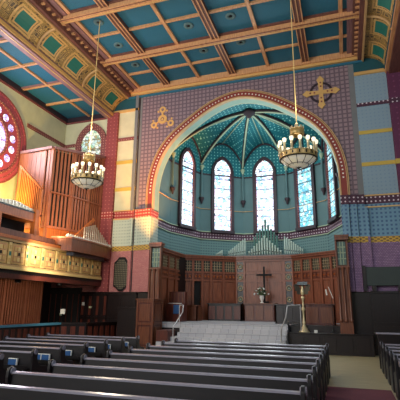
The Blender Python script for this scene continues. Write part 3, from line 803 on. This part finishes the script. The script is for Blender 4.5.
b = MB('wooddark'); b.box(-.2, .3, -.4, .4, 0, .42, 'woodred'); q = b.build('step_box', None, bevel=.01); q.location = (-7.05, 16.5, .33); q.location.z = 1/3
tag(q, 'low dark box at the foot of the left stair rail', 'box')

# --- brass eagle lectern
o = thing('eagle_lectern', 'tall brass lectern with dark spread-winged eagle on the platform', 'lectern', (-1.6, 17.38, .76))
b = MB('brass'); b.lathe([(.001, 0), (.2, 0), (.2, .04), (.15, .08), (.14, .14), (.07, .22), (.05, .3), (.08, .36), (.05, .42), (.035, .6), (.035, .78), (.08, .84), (.08, .9), (.035, .96), (.03, 1.15), (.05, 1.25), (.09, 1.3), (.05, 1.36), (.001, 1.37)], m='brass', n=16); b.build('stem', o)
b = MB('brass'); b.lathe([(.001, -.12), (.06, -.08), (.085, 0), (.07, .1), (.04, .17), (.05, .23), (.035, .29), (.001, .31)], (0, 0, 1.5), 'brass', 12)
b.bar((0, -.03, 1.74), (.0, -.13, 1.72), .03, .03, 'brass'); b.build('eagle', o)
for s in (-1, 1):
    b = MB('metaldark'); vs = []
    P = [(.03, 1.44), (.06, 1.62), (.14, 1.76), (.24, 1.84), (.34, 1.76), (.27, 1.68), (.3, 1.58), (.22, 1.54), (.22, 1.44), (.12, 1.42)]
    n = len(P); fr = [(s*p, .02-.1*(p/.3), z) for p, z in P]; bk = [(s*p, .06-.1*(p/.3), z) for p, z in P]
    b.raw(fr+bk, [tuple(range(n)), tuple(range(2*n-1, n-1, -1))]+[(i, (i+1) % n, n+(i+1) % n, n+i) for i in range(n)], 'metaldark'); b.build('wing', o)
b = MB('wooddark'); b.bar((-.2, .0, 1.84), (.2, .0, 1.84), .26, .03, 'wooddark', (0, -.5, .8)); b.build('book_rest', o)
o = thing('music_stand', 'thin stand with slanting white sheets right of the eagle lectern', 'music stand', (-.52, 17.45, .76))
b = MB('iron'); b.tube([(0, 0, .02), (0, 0, 1.3)], .012, 'iron'); 
for a in (0, 2.1, 4.2): b.bar((0, 0, .12), (.2*math.cos(a), .2*math.sin(a), .01), .015, .015)
b.build('stand', o)
b = MB('white'); b.bar((-.1, 0, 1.72), (.06, -.02, 1.28), .1, .02, 'white'); b.build('sheet', o)
b = MB('white'); b.bar((-.2, 0, 1.62), (-.17, 0, 1.4), .05, .02, 'white'); b.build('sheet', o)
b = MB('white'); b.box(-1.22, -1.1, 17.2, 17.3, .76, .86); tag(b.build('white_cup'), 'small white cup beside the foot of the brass lectern', 'cup')

# --- stair rails
def rail(pts, posts, label):
    o = thing('stair_handrail', label, 'handrail', (pts[0][0], pts[0][1], 0), 0, 'pale handrails beside the chancel steps'); O = Vector(o.location)
    b = MB('steel'); b.tube([Vector(p)-O for p in pts], .024, 'steel', 8); b.build('rail', o)
    for (x, y, z0, z1) in posts:
        b = MB('steel'); b.tube([Vector((x, y, z0))-O, Vector((x, y, z1))-O], .018, 'steel', 8); b.build('post', o)
rail([(-6.62, 17.0, 1.73), (-6.36, 16.75, 1.73), (-6.33, 16.6, 1.45), (-6.3, 15.55, .92)], [(-6.62, 17.0, .95, 1.73), (-6.3, 15.55, 0, .92)], 'pale handrail at the left end of the chancel steps')
rail([(-1.7, 17.25, 1.78), (-2.14, 16.85, 1.74), (-2.2, 16.7, 1.3), (-2.3, 16.2, .95), (-2.32, 16.15, .2)], [(-1.7, 17.25, .76, 1.78), (-2.32, 16.15, 1/3, .93)], 'pale handrail at the right end of the chancel steps')

# --- dado, plaque, board on the flanking walls
def dado(x0, x1, z1, label, n, pm):
    o = thing('wall_panelling', label, 'wood panelling', ((x0+x1)/2, FY, 0)); hw = (x1-x0)/2
    b = MB('wooddark'); b.box(-hw, hw, -.1, -.002, 0, z1-.08); b.build('backing', o)
    b = MB('wooddark'); b.box(-hw, hw, -.16, -.002, z1-.08, z1); b.box(-hw, hw, -.13, -.1, 1.12, 1.18); b.build('cap', o)
    for k in range(n):
        w_ = 2*hw/n; b = MB(pm[k % len(pm)]); b.box(-hw+w_*k+.04, -hw+w_*(k+1)-.04, -.12, -.1, .15, 1.05); b.box(-hw+w_*k+.04, -hw+w_*(k+1)-.04, -.12, -.1, 1.25, z1-.16); b.build('panel', o)
dado(-11.9, -10.5, 2.27, 'dark red-brown wall panelling left of the plaque wall', 7, ['woodred', 'wooddark'])
dado(-10.48, -9.0, 2.27, 'near-black wall panelling under the bronze plaque', 2, ['wooddark'])
dado(.9, 6.1, 2.32, 'near-black wall panelling on the right of the arch', 6, ['wooddark'])
o = thing('memorial_plaque', 'dark bronze shield-shaped plaque on the pink wall', 'plaque', (-9.87, FY-.03, 3.1))
out = [(-.38, -.55), (-.38, .55), (-.25, .66), (-.14, .8), (.14, .8), (.25, .66), (.38, .55), (.38, -.55), (.2, -.66), (.1, -.78), (-.1, -.78), (-.2, -.66)]
b = MB('iron'); b.prism(out, -.05, .028, 'y'); b.build('backing', o)
b = MB('plaque'); b.prism([(x*.84, z*.88) for x, z in out], -.065, -.05, 'y', 'plaque'); b.build('inscription', o)
o = thing('hanging_board', 'long dark green board on the mauve wall at the right', 'board', (3.1, FY-.2, 2.32))
b = MB('panelgreen'); b.box(-2.3, 2.5, -.05, .05, .2, .9); b.build('board', o, bevel=.01)
for xx in (-2.05, -1.15, 0, 1.2): b = MB('wooddark'); b.box(xx-.08, xx+.08, -.06, .06, 0, .2); b.build('foot', o)
b = MB('wooddark'); b.box(-2.42, -2.3, -.08, .08, 0, .95); b.build('end_post', o)

# --- gallery on the left
GX = -10.8
b = MB('wooddark'); b.box(XL, GX-.05, 4, FY-.01, 2.72, 2.95, 'wooddark'); b.box(XL, GX-.3, 4, FY-.01, 3.7, 3.86, 'wooddark'); b.box(GX-.5, GX-.06, 4, FY-.01, 2.55, 2.75, 'woodred'); 
struct(b.build('floor_gallery'))
o = thing('gallery_parapet', 'gold panelled gallery parapet with orange wooden rail on the left', 'gallery parapet', (GX, 4, 2.9))
LN = FY-.35-4
b = MB('gold'); b.box(-.1, .0, 0, LN, 0, .95, 'fret'); b.build('backing', o)
b = MB('gold'); b.box(-.1, .08, 0, LN, -.06, .04, 'goldpale'); b.box(-.1, .05, 0, LN, .04, .1, 'stonegilt'); b.box(-.1, .07, 0, LN, .88, .97, 'stonegilt'); b.build('moulding', o)
b = MB('woodorange'); b.box(-.3, .1, 0, LN, .97, 1.08, 'woodorange'); b.box(-.3, 0, 0, 9.95, 1.08, 1.3, 'woodmid'); b.build('rail', o)
npan = int(LN/.85)
for k in range(npan):
    y0 = LN-.85*(k+1)
    b = MB('gold'); b.box(0, .02, y0+.2, y0+.82, .14, .84, 'gold'); b.box(.02, .03, y0+.26, y0+.76, .2, .78, 'goldbeam')
    for i in range(3):
        for j in range(3):
            b.box(.03, .05, y0+.29+i*.16, y0+.41+i*.16, .23+j*.18, .37+j*.18, 'goldpale' if (i+j) % 2 else 'gold')
    b.box(.03, .06, y0+.47, y0+.55, .43, .53, 'iron'); b.build('carved_panel', o)
    b = MB('goldpale'); b.box(0, .04, y0+.02, y0+.16, .12, .86, 'goldpale')
    for j in range(3): b.box(.04, .055, y0+.05, y0+.13, .18+j*.22, .32+j*.22, 'tealpanel' if j == 1 else 'gold')
    b.build('pilaster', o)
# organ case
def slatface(mb, a, c_, z0, z1a, z1b, n, wd, depth=.09):
    a = Vector((*a, 0)); c_ = Vector((*c_, 0)); d = (c_-a)/n; L_ = d.length; dn = d.normalized(); nr = Vector((dn.y, -dn.x, 0))
    for i in range(n):
        p = a+d*(i+.1); q_ = a+d*(i+.58); za = z1a+(z1b-z1a)*i/n
        for k in range(1):
            vs = [p, q_, q_+nr*depth, p+nr*depth]
            lo = [Vector((v.x, v.y, z0)) for v in vs]; hi = [Vector((v.x, v.y, za)) for v in vs]
            mb.raw(lo+hi, [(0, 1, 2, 3), (7, 6, 5, 4), (0, 4, 5, 1), (1, 5, 6, 2), (2, 6, 7, 3), (3, 7, 4, 0)], wd)
o = thing('organ_case', 'large brown organ case of tall vertical slats on the gallery', 'organ case', (0, 0, 0)); o.location = (-12, 15.5, 3.86)
OF = Vector((-12, 15.5, 3.86))
Z0 = 4.0-3.86
plan = [(-13.5, 14.55), (-11.8, 14.55), (-11.4, 15.6), (-11.2, 16.6), (-11.15, 17.55)]
tops = [8.35, 8.42, 8.55, 8.75, 8.95]
pl2 = [(x-OF.x, y-OF.y) for x, y in plan]; tp = [z-OF.z for z in tops]
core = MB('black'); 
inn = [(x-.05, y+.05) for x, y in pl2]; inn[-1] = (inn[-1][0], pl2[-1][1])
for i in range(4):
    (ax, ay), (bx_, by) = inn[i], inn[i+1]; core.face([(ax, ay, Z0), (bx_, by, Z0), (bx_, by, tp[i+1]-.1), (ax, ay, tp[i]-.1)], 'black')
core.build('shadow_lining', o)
def Pn(x, y): return (x, y)
s1 = MB('slat'); slatface(s1, pl2[0], pl2[1], 1.0, tp[0]-.08, tp[1]-.08, 7, 'slat', .05)
# solid side boards
(ax, ay), (bx_, by) = pl2[0], pl2[1]
s1.box(ax, bx_-.32, ay-.04, ay+.1, Z0, tp[0]-.05, 'slat'); s1.build('side_slats', o)
for i in range(1, 4):
    s1 = MB('slat'); slatface(s1, pl2[i], pl2[i+1], 1.05, tp[i]-.06, tp[i+1]-.06, 6, 'slat', .04); s1.build('front_slats', o)
s1 = MB('woodorange')
for i in range(0, 4):
    (ax, ay), (bx_, by) = pl2[i], pl2[i+1]
    s1.bar((ax, ay, .55), (bx_, by, .55), .1, .95, 'woodorange'); s1.bar((ax, ay, 1.03), (bx_, by, 1.03), .2, .1, 'slat')
s1.build('base', o)
s1 = MB('slat')
for i in range(0, 4):
    (ax, ay), (bx_, by) = pl2[i], pl2[i+1]
    s1.bar((ax, ay, tp[i]), (bx_, by, tp[i+1]), .26, .12, 'pinkbeam')
    if i: s1.bar((ax, ay, 2.55), (bx_, by, 2.55), .22, .05, 'slat')
s1.build('cornice', o)
s1 = MB('slat')
for i in range(0, 5): s1.box(pl2[i][0]-.06, pl2[i][0]+.06, pl2[i][1]-.06, pl2[i][1]+.06, Z0, tp[i], 'slat')
s1.build('corner_post', o)
# slanting wing of the organ, lit orange
o = thing('organ_wing', 'orange slatted organ wing with slanting top, left of the organ case', 'organ wing', (-12.0, 13.6, 3.86))
b = MB('black'); b.prism([(-.58, 1.3), (-.52, 3.4), (.55, 2.35), (.6, 1.3)], .05, .1, 'y', 'woodmid'); b.build('backing', o)
b = MB('woodorange'); n = 13
for i in range(n):
    u = (i+.5)/n; xb = -.56+1.14*u; top = 3.42-1.05*u; b.bar((xb, 0, 1.3), (xb+.0, 0, top), .045, .08, 'woodorange')
b.build('slats', o)
b = MB('woodorange'); b.bar((-.6, 0, 3.48), (.6, 0, 2.38), .12, .07); b.bar((-.62, 0, 1.27), (.64, 0, 1.27), .12, .08); b.bar((-.6, .02, .0), (-.6, .02, 3.45), .08, .08); b.bar((.6, .02, .0), (.6, .02, 2.38), .08, .08); b.build('frame', o)
# desk housing in the gallery
o = thing('gallery_desk', 'wooden gallery desk with white cresting and dark open front, far left', 'desk', (-11.35, 8.0, 3.86))
b = MB('woodmid'); b.box(-.5, .05, 0, 5.35, 1.0, 1.28, 'slat'); b.box(-.5, .07, 0, 5.35, .95, 1.0, 'woodorange'); b.box(-.5, .07, 0, 5.35, 1.28, 1.33, 'wooddark'); b.build('beam', o)
b = MB('white')
b.box(-.12, 0, 0, 5.3, 1.33, 1.36, 'white')
for k in range(60):
    y = .05+.089*k; h = .28-.12*(k/60)**.6+.05*math.sin(k*.3); b.box(-.12, .0, y, y+.07, 1.33, 1.33+h, 'pipesilver' if k % 2 else 'white')
b.build('cresting', o)
for y in (5.3, 3.4, 1.2): b = MB('woodorange'); b.box(-.08, .12, y-.1, y+.1, 0, 1.45 if y > 5 else .95, 'woodorange'); b.build('post', o)
b = MB('black'); b.box(-.5, -.45, 0, 5.3, 0, .95, 'black'); b.build('back_board', o)
for k in range(6):
    b = MB('white'); b.box(-.2, -.05, 3.7+.2*k, 3.82+.2*k, 0, .35+.04*(k % 3), 'pipesilver')
    tag(b.build('music_folder'), '', 'folder', 'pale folders standing in the dark gallery desk'); q = bpy.data.objects[-1] if 0 else None
fol = [x for x in COL.objects if x.name.startswith('music_folder')]
for k, x in enumerate(fol):
    x.location = (-11.35, 8.0, 3.86); x['label'] = 'pale folder standing in the dark opening of the gallery desk'
# projecting positive organ with small pipes
o = thing('bracket_organ', 'small wooden bracket organ jutting from the gallery front beside the pilaster', 'small organ', (-10.75, 16.0, 4.0))
b = MB('woodmid'); pr_ = [(0, -1.9), (.42, -1.6), (.5, -.3), (.4, 1.2), (.25, 1.7), (-.3, 1.72), (-.3, -1.95)]
pr_ = [(x, y) for x, y in pr_]
b.prism(pr_, 0.02, .3, 'z', 'woodmid'); b.prism([(x*1.08, y*1.02) for x, y in pr_], .3, .36, 'z', 'slat'); b.prism([(.13, -1.88), (.42, -1.6), (.5, -.3), (.4, 1.2), (.25, 1.7), (.13, 1.7)], -.2, .02, 'z', 'woodmid'); b.prism([(.13, -1.5), (.32, -1.3), (.36, 1.0), (.13, 1.4)], -.36, -.2, 'z', 'wooddark'); b.build('case', o)
b = MB('white')
b.box(.22, .3, -1.75, 1.7, .355, .4, 'white')
for k in range(44):
    y = -1.75+.078*k; xx = .24; b.box(xx, xx+.04, y, y+.05, .36, .46+.03*(k % 2), 'white')
b.build('cresting', o)
for k in range(13):
    y = -.35+.16*k; h = .98-.07*abs(k-5)-.02*k
    b = MB('pipesilver'); b.lathe([(.015, 0), (.034, .12), (.034, h), (.001, h)], (.12, y, .36), 'pipesilver', 8); b.build('pipe', o)
b = MB('woodorange'); b.bar((.05, -1.0, .4), (.05, .45, 1.5), .06, .14, 'woodorange'); b.build('brace', o)

# under the gallery
o = thing('slatted_screen', 'brown slatted screen wall standing under the gallery', 'slatted screen', (-12.6, 13.4, 0))
b = MB('wooddark'); b.box(-.12, -.06, -3.2, 2.35, 0, 2.68, 'wooddark'); b.build('backing', o)
b = MB('woodmid')
for k in range(40):
    y = -3.15+.137*k; b.box(-.06, .0, y, y+.075, .95, 2.66, 'slat')
b.build('slats', o)
for y in (-2.4, -1.15, .1, 1.3, 2.25): b = MB('woodmid'); b.box(-.06, .05, y-.06, y+.06, 0, 2.68, 'slat'); b.build('post', o)
b = MB('wooddark'); b.box(-.06, .03, -3.2, 2.35, .85, .95, 'woodmid'); b.box(-.06, .0, -3.2, 2.35, 0, .85, 'wooddark'); b.build('rail', o)
d = struct(bpy.data.objects.new('door_1', None)); COL.objects.link(d); d.location = (-12.9, FY-.05, 0)
b = MB('black'); b.box(-.8, .95, -.05, .04, 0, 2.5, 'black'); b.build('door_leaf', d)
b = MB('woodmid')
for k in range(6): b.box(-.75+.32*k, -.72+.32*k, -.08, -.05, .9, 2.2, 'woodred')
b.build('mullion', d)
b = MB('rib'); b.box(-.1, .02, -.1, -.06, 1.2, 1.3); b.build('door_handle', d)
for i, (x, y) in enumerate(((-11.2, 12.6), (-11.2, 15.0))):
    o = thing('ceiling_spotlight', ['round spotlight under the gallery, the one nearer the left edge', 'round spotlight under the gallery, above the dark doorway'][i], 'spotlight', (x, y, 2.72), 0, 'spotlights under the gallery')
    b = MB('steel'); b.lathe([(.03, 0), (.03, -.1), (.1, -.12), (.12, -.26), (.1, -.27)], m='iron', n=12); b.build('housing', o)
    b = MB('lamp'); b.lathe([(.1, -.262), (.001, -.265)], m='lamp', n=12); b.build('lens', o)
b = MB('white'); b.box(-.1, .1, -.03, .03, 1.32, 1.52); b.box(-.02, .02, -.02, .02, 0, 1.32, 'iron'); q = b.build('notice_stand'); q.location = (-11.35, 15.6, 0); tag(q, 'white notice on a thin stand at the edge of the slatted screen', 'notice')
b = MB('white'); b.box(-.06, .06, -.03, -.002, -.07, .07); q = b.build('wall_notice'); q.location = (-11.75, FY-.12, 1.75); tag(q, 'small white notice right of the dark doorway', 'notice')
b = MB('cream'); b.box(-.07, .07, -.03, -.002, -.04, .04); q = b.build('light_switch'); q.location = (-11.35, FY-.13, 1.6); tag(q, 'small pale plate on the red-brown panelling', 'switch plate')
# low partition behind the left pews
o = thing('low_partition', 'low dark panelled partition with blue-tinted rail behind the left pews', 'partition', (-11.0, 12, 0))
pts = [(-11.15, 6.5), (-11.0, 15.0), (-10.15, 15.6), (-9.65, 17.5)]
pp = [(x+11.0, y-12) for x, y in pts]
b = MB('wooddark'); r_ = MB('wooddark'); pnl = MB('woodred')
for i, ((ax, ay), (bx_, by)) in enumerate(zip(pp, pp[1:])):
    b.bar((ax, ay, .46), (bx_, by, .46), .08, .92, 'wooddark'); r_.bar((ax, ay, .96), (bx_, by, .96), .2, .08, 'bluelight' if i == 0 else 'wooddark')
    L_ = math.hypot(bx_-ax, by-ay); n = int(L_/.3)
    for k in range(n):
        a_ = lerp((ax, ay), (bx_, by), (k+.2)/n); c_ = lerp((ax, ay), (bx_, by), (k+.8)/n); pnl.bar((a_[0]+.0, a_[1], .5), (c_[0], c_[1], .5), .11, .7, 'woodred')
b.build('body', o); r_.build('rail', o); pnl.build('panels', o)

# --- pews
def make_pew(L_, rack):
    o = thing('pew', '', 'pew')
    b = MB('woodpew')
    b.prism([(-.02, .3), (.03, .3), (.062, .725), (-.005, .725)], 0.03, L_-.03, 'x', 'woodpew'); b.build('backrest', o)
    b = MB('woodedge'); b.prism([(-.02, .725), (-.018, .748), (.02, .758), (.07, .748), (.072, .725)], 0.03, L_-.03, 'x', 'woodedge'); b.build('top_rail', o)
    b = MB('woodpew'); b.box(.04, L_-.04, .05, .42, .36, .4); b.build('seat', o, bevel=.008)
    prof = [(-.06, 0), (-.06, .55), (-.075, .68), (-.07, .76), (-.03, .81), (.03, .82), (.08, .785), (.095, .73), (.08, .67), (.1, .55), (.2, .48), (.38, .46), (.44, .42), (.45, .34), (.42, .2), (.42, 0)]
    for x in (0, L_-.05):
        b = MB('woodpew'); b.prism(prof, x, x+.05, 'x', 'woodpew'); b.build('end_panel', o, bevel=.008)
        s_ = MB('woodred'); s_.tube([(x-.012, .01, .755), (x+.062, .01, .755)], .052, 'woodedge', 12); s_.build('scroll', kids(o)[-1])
    if rack:
        b = MB('woodpew'); b.box(L_-1.2, L_-.1, -.12, -.03, .42, .435); b.box(L_-1.2, L_-.1, -.12, -.108, .435, .5); b.build('book_rack', o)
    return o
ordn = ['first', 'second', 'third', 'fourth', 'fifth', 'sixth', 'seventh', 'eighth', 'ninth', 'tenth', 'eleventh']
rowsC = [3.43+.905*k for k in range(10)]
p0 = make_pew(4.12, False)
for k, y in enumerate(rowsC):
    lb = 'dark wooden pew in the centre block, %s from the front' % ordn[9-k] if k < 9 else 'dark wooden pew at the very front of the centre block'
    if k == 0: p0.location = (-4.62, y, 0); p0['label'] = lb; p0['group'] = 'pews of the centre block'
    else: dup(p0, (-4.62, y, 0), lb)
rowsL = [4.72+.917*k for k in range(9)]
p1 = make_pew(3.3, True)
for k, y in enumerate(rowsL):
    lb = 'dark wooden pew in the left block, %s from the front' % ordn[8-k]
    if k == 0: p1.location = (-9.3, y, 0); p1['label'] = lb; p1['group'] = 'pews of the left block'
    else: dup(p1, (-9.3, y, 0), lb)
    # booklets in the rack near the aisle end
    for j, dx in enumerate((.28, .5) if k % 2 == 0 else (.36,)):
        b = MB('bookblue'); b.box(-.1, .1, -.015, .015, 0, .17, 'bookblue'); b.box(-.1, .1, -.02, .018, .17, .185, 'white'); b.box(.1, .115, -.02, .018, 0, .185, 'white')
        q = b.build('hymn_booklet'); q.location = (-6.0-dx-.12, y-.07, .437); q.rotation_euler = (-.05, 0, 0)
        w_ = '' if k % 2 else (['nearer the aisle', 'further from the aisle'][j]+' ')
        tag(q, 'blue booklet %son the back of left pew %s from front' % (w_, ordn[8-k]), 'booklet', 'blue booklets in the left pew racks')
p2 = make_pew(3.4, False)
for k in range(8):
    y = 6.6+.905*k; lb = 'dark wooden pew in the right block, %s from the front' % ordn[7-k]
    if k == 0: p2.location = (.8, y, 0); p2['label'] = lb; p2['group'] = 'pews of the right block'
    else: dup(p2, (.8, y, 0), lb)
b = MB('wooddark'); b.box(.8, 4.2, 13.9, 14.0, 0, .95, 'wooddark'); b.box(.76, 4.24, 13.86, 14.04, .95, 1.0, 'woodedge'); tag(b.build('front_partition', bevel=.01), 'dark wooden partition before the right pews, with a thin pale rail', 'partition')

# --- chandeliers
def chandelier(loc, label):
    o = thing('chandelier', label, 'chandelier', loc, 0, 'ring chandeliers of candle lamps')
    o.scale = (1, 1, .88); top = (CZ-loc[2]-.05)/.88
    b = MB('brass'); b.tube([(0, 0, 1.5), (0, 0, top)], .016, 'goldpale', 6)
    b.lathe([(.001, 0), (.05, .02), (.06, .1), (.02, .16)], (0, 0, 1.45), 'brass', 10); b.build('chain', o)
    b = MB('bandblue'); b.lathe([(.2, 1.15), (.215, 1.17), (.215, 1.36), (.2, 1.38), (.18, 1.38), (.18, 1.15), (.2, 1.15)], m='bandblue', n=20)
    for k in range(8):
        a = 2*PI*k/8; b.box(-.035, .035, -.01, .01, 1.36, 1.45, 'brass', Matrix.Rotation(a, 4, 'Z') @ Matrix.Translation((0, -.2, 0)))
    b.build('crown', o)
    for k in range(4):
        a = PI/4+k*PI/2; b = MB('iron'); b.tube([(.19*math.cos(a), .19*math.sin(a), 1.12), (.3*math.cos(a), .3*math.sin(a), .75), (.5*math.cos(a), .5*math.sin(a), .42)] if 0 else [(.19*math.cos(a), .19*math.sin(a), 1.14), (.24*math.cos(a), .24*math.sin(a), .42)], .014, 'iron', 6)
        b.build('rod', o)
    b = MB('bandblue'); b.lathe([(.5, .25), (.55, .26), (.56, .3), (.55, .42), (.56, .45), (.5, .46), (.48, .42), (.48, .28), (.5, .25)], m='bandblue', n=36)
    for k in range(36):
        a = 2*PI*k/36; b.box(-.02, .02, -.012, 0, .31, .41, 'iron' if k % 2 else 'gold', Matrix.Rotation(a, 4, 'Z') @ Matrix.Translation((0, -.55, 0)))
    b.build('ring', o)
    b = MB('iron'); b.tube([(.545*math.cos(2*PI*k/36), .545*math.sin(2*PI*k/36), .25) for k in range(36)], .022, 'iron', 6, closed=True)
    for k in range(12):
        a = 2*PI*k/12; b.tube([(.53*math.cos(a), .53*math.sin(a), .24), (.33*math.cos(a), .33*math.sin(a), .08), (.03*math.cos(a), .03*math.sin(a), -.03)], .011, 'iron', 5)
    b.tube([(.3*math.cos(2*PI*k/24), .3*math.sin(2*PI*k/24), .065) for k in range(24)], .01, 'iron', 5, closed=True)
    b.lathe([(.001, -.1), (.03, -.07), (.03, -.02), (.001, 0)], m='iron', n=8); bw = b.build('bowl_frame', o)
    b = MB('bowl'); b.lathe([(.52, .24), (.43, .15), (.31, .07), (.16, 0), (.02, -.03)], m='bowl', n=24); b.build('bowl', o)
    b = MB('iron')
    for k in range(6):
        a = 2*PI*k/6; b.bar((0, 0, .42), (.5*math.cos(a), .5*math.sin(a), .42), .02, .02, 'iron')
    b.build('spoke', o)
    for k in range(14):
        a = 2*PI*k/14; x, y = .54*math.cos(a), .54*math.sin(a)
        b = MB('brass'); b.lathe([(.02, .42), (.05, .46), (.05, .5), (.036, .52), (.036, .72), (.045, .74), (.03, .75)], (x, y, 0), 'brass', 8); cd = b.build('candle_lamp', o)
        b = MB('bulb'); b.lathe([(.03, .75), (.055, .8), (.06, .87), (.05, .9), (.001, .91)], (x, y, 0), 'bulb', 8); b.build('bulb', cd)
    return o
chandelier((-8.47, 12.4, 5.72), 'left ring chandelier of candle lamps, hanging before the organ case')
chandelier((-1.06, 12.2, 5.72), 'right ring chandelier of candle lamps, hanging before the arch')

# ------------------------------------------------------------------ lights
def area(loc, tgt, sx, sy, col, e):
    l = bpy.data.lights.new('window_light', 'AREA'); l.shape = 'RECTANGLE'; l.size = sx; l.size_y = sy; l.color = col; l.energy = e
    o = bpy.data.objects.new('window_light', l); COL.objects.link(o); o.location = loc
    o.rotation_euler = (Vector(tgt)-Vector(loc)).to_track_quat('-Z', 'Y').to_euler(); return o
def point(loc, col, e, r=.3):
    l = bpy.data.lights.new('lamp_light', 'POINT'); l.color = col; l.energy = e; l.shadow_soft_size = r
    o = bpy.data.objects.new('lamp_light', l); COL.objects.link(o); o.location = loc
def spot(loc, tgt, col, e, ang=70, r=.15, blend=.6):
    l = bpy.data.lights.new('spot_light', 'SPOT'); l.color = col; l.energy = e; l.spot_size = math.radians(ang); l.spot_blend = blend; l.shadow_soft_size = r
    o = bpy.data.objects.new('spot_light', l); COL.objects.link(o); o.location = loc; o.rotation_euler = (Vector(tgt)-Vector(loc)).to_track_quat('-Z', 'Y').to_euler()
# fill areas added at back and both sides (no windows); then rose window, chandeliers
area((-8.5, -6.8, 7), (-9, 14, 8), 8, 7, (.95, .97, 1), 1300)
area((6.0, 4, 7), (-10, 13, 6), 8, 5, (.8, .9, 1), 420)
area((-13.5, 4, 7.6), (-7, 14, 10.5), 5, 4, (1, .93, .85), 650)
area((-13.55, 12.8, 8.6), (-4, 12.8, 9), 1.6, 1.6, (.98, .9, 1), 150)
point((-8.47, 12.4, 7.7), (1, .84, .62), 330, .5)
point((-1.06, 12.2, 7.7), (1, .84, .62), 70, .5)
# chancel daylight
for i in range(5):
    a, c_ = V[i], V[i+1]; m_ = Vector(((a[0]+c_[0])/2, (a[1]+c_[1])/2, 8)); d = Vector((ACX-m_.x, CY-m_.y, 0)).normalized()
    p = m_+d*.4; area(p, p+d*3+Vector((0, 0, -1.2)), .9, 3.8, (.86, .95, 1), 60)
point((-4.1, 20.2, 8.6), (.92, 1, 1), 170, .8)  # fill point added to brighten the vault, no fixture hangs here
# organ and pier lamps: warm uplights
spot((-10.5, 13.5, 4.6), (-12.0, 15.9, 5.4), (1, .62, .3), 220, 110)
spot((-11.9, 12.0, 5.3), (-13.7, 13.4, 6.3), (1, .7, .2), 900, 120)
spot((-6.7, 15.0, 2.4), (-8.4, 18.0, 7.3), (1, .42, .1), 4600, 40, .1, .9)
spot((-9.7, 13.0, 2.5), (-12.5, 14.6, 1.8), (1, .8, .6), 120, 90)  # fill spot added to lift the slatted screen, not a fixture
spot((-9.9, 12.5, 3.6), (-10.8, 13.5, 3.4), (1, .85, .6), 140, 140)  # fill spot added to brighten the gold parapet, not a fixture
wd = bpy.data.worlds.new('world'); S.world = wd; wd.use_nodes = True
wd.node_tree.nodes['Background'].inputs[0].default_value = (.5, .6, .75, 1); wd.node_tree.nodes['Background'].inputs[1].default_value = .5

# ------------------------------------------------------------------ camera
cam = bpy.data.cameras.new('camera'); co = bpy.data.objects.new('camera', cam); COL.objects.link(co)
cam.sensor_width = 36; cam.lens = 36*422.14/400; cam.clip_start = .05
ya, pi_, ro = map(math.radians, (18.744, 14.2016, .62514))
fw = Vector((-math.sin(ya)*math.cos(pi_), math.cos(ya)*math.cos(pi_), math.sin(pi_))); rt = Vector((math.cos(ya), math.sin(ya), 0)); up = rt.cross(fw)
r2 = rt*math.cos(ro)+up*math.sin(ro); u2 = up*math.cos(ro)-rt*math.sin(ro)
mt = Matrix((r2, u2, -fw)).transposed().to_4x4(); mt.translation = (0, 0, 1.67); co.matrix_world = mt
S.camera = co
S.view_settings.view_transform = 'Standard'; S.view_settings.look = 'None'; S.view_settings.exposure = .22; S.view_settings.gamma = 1
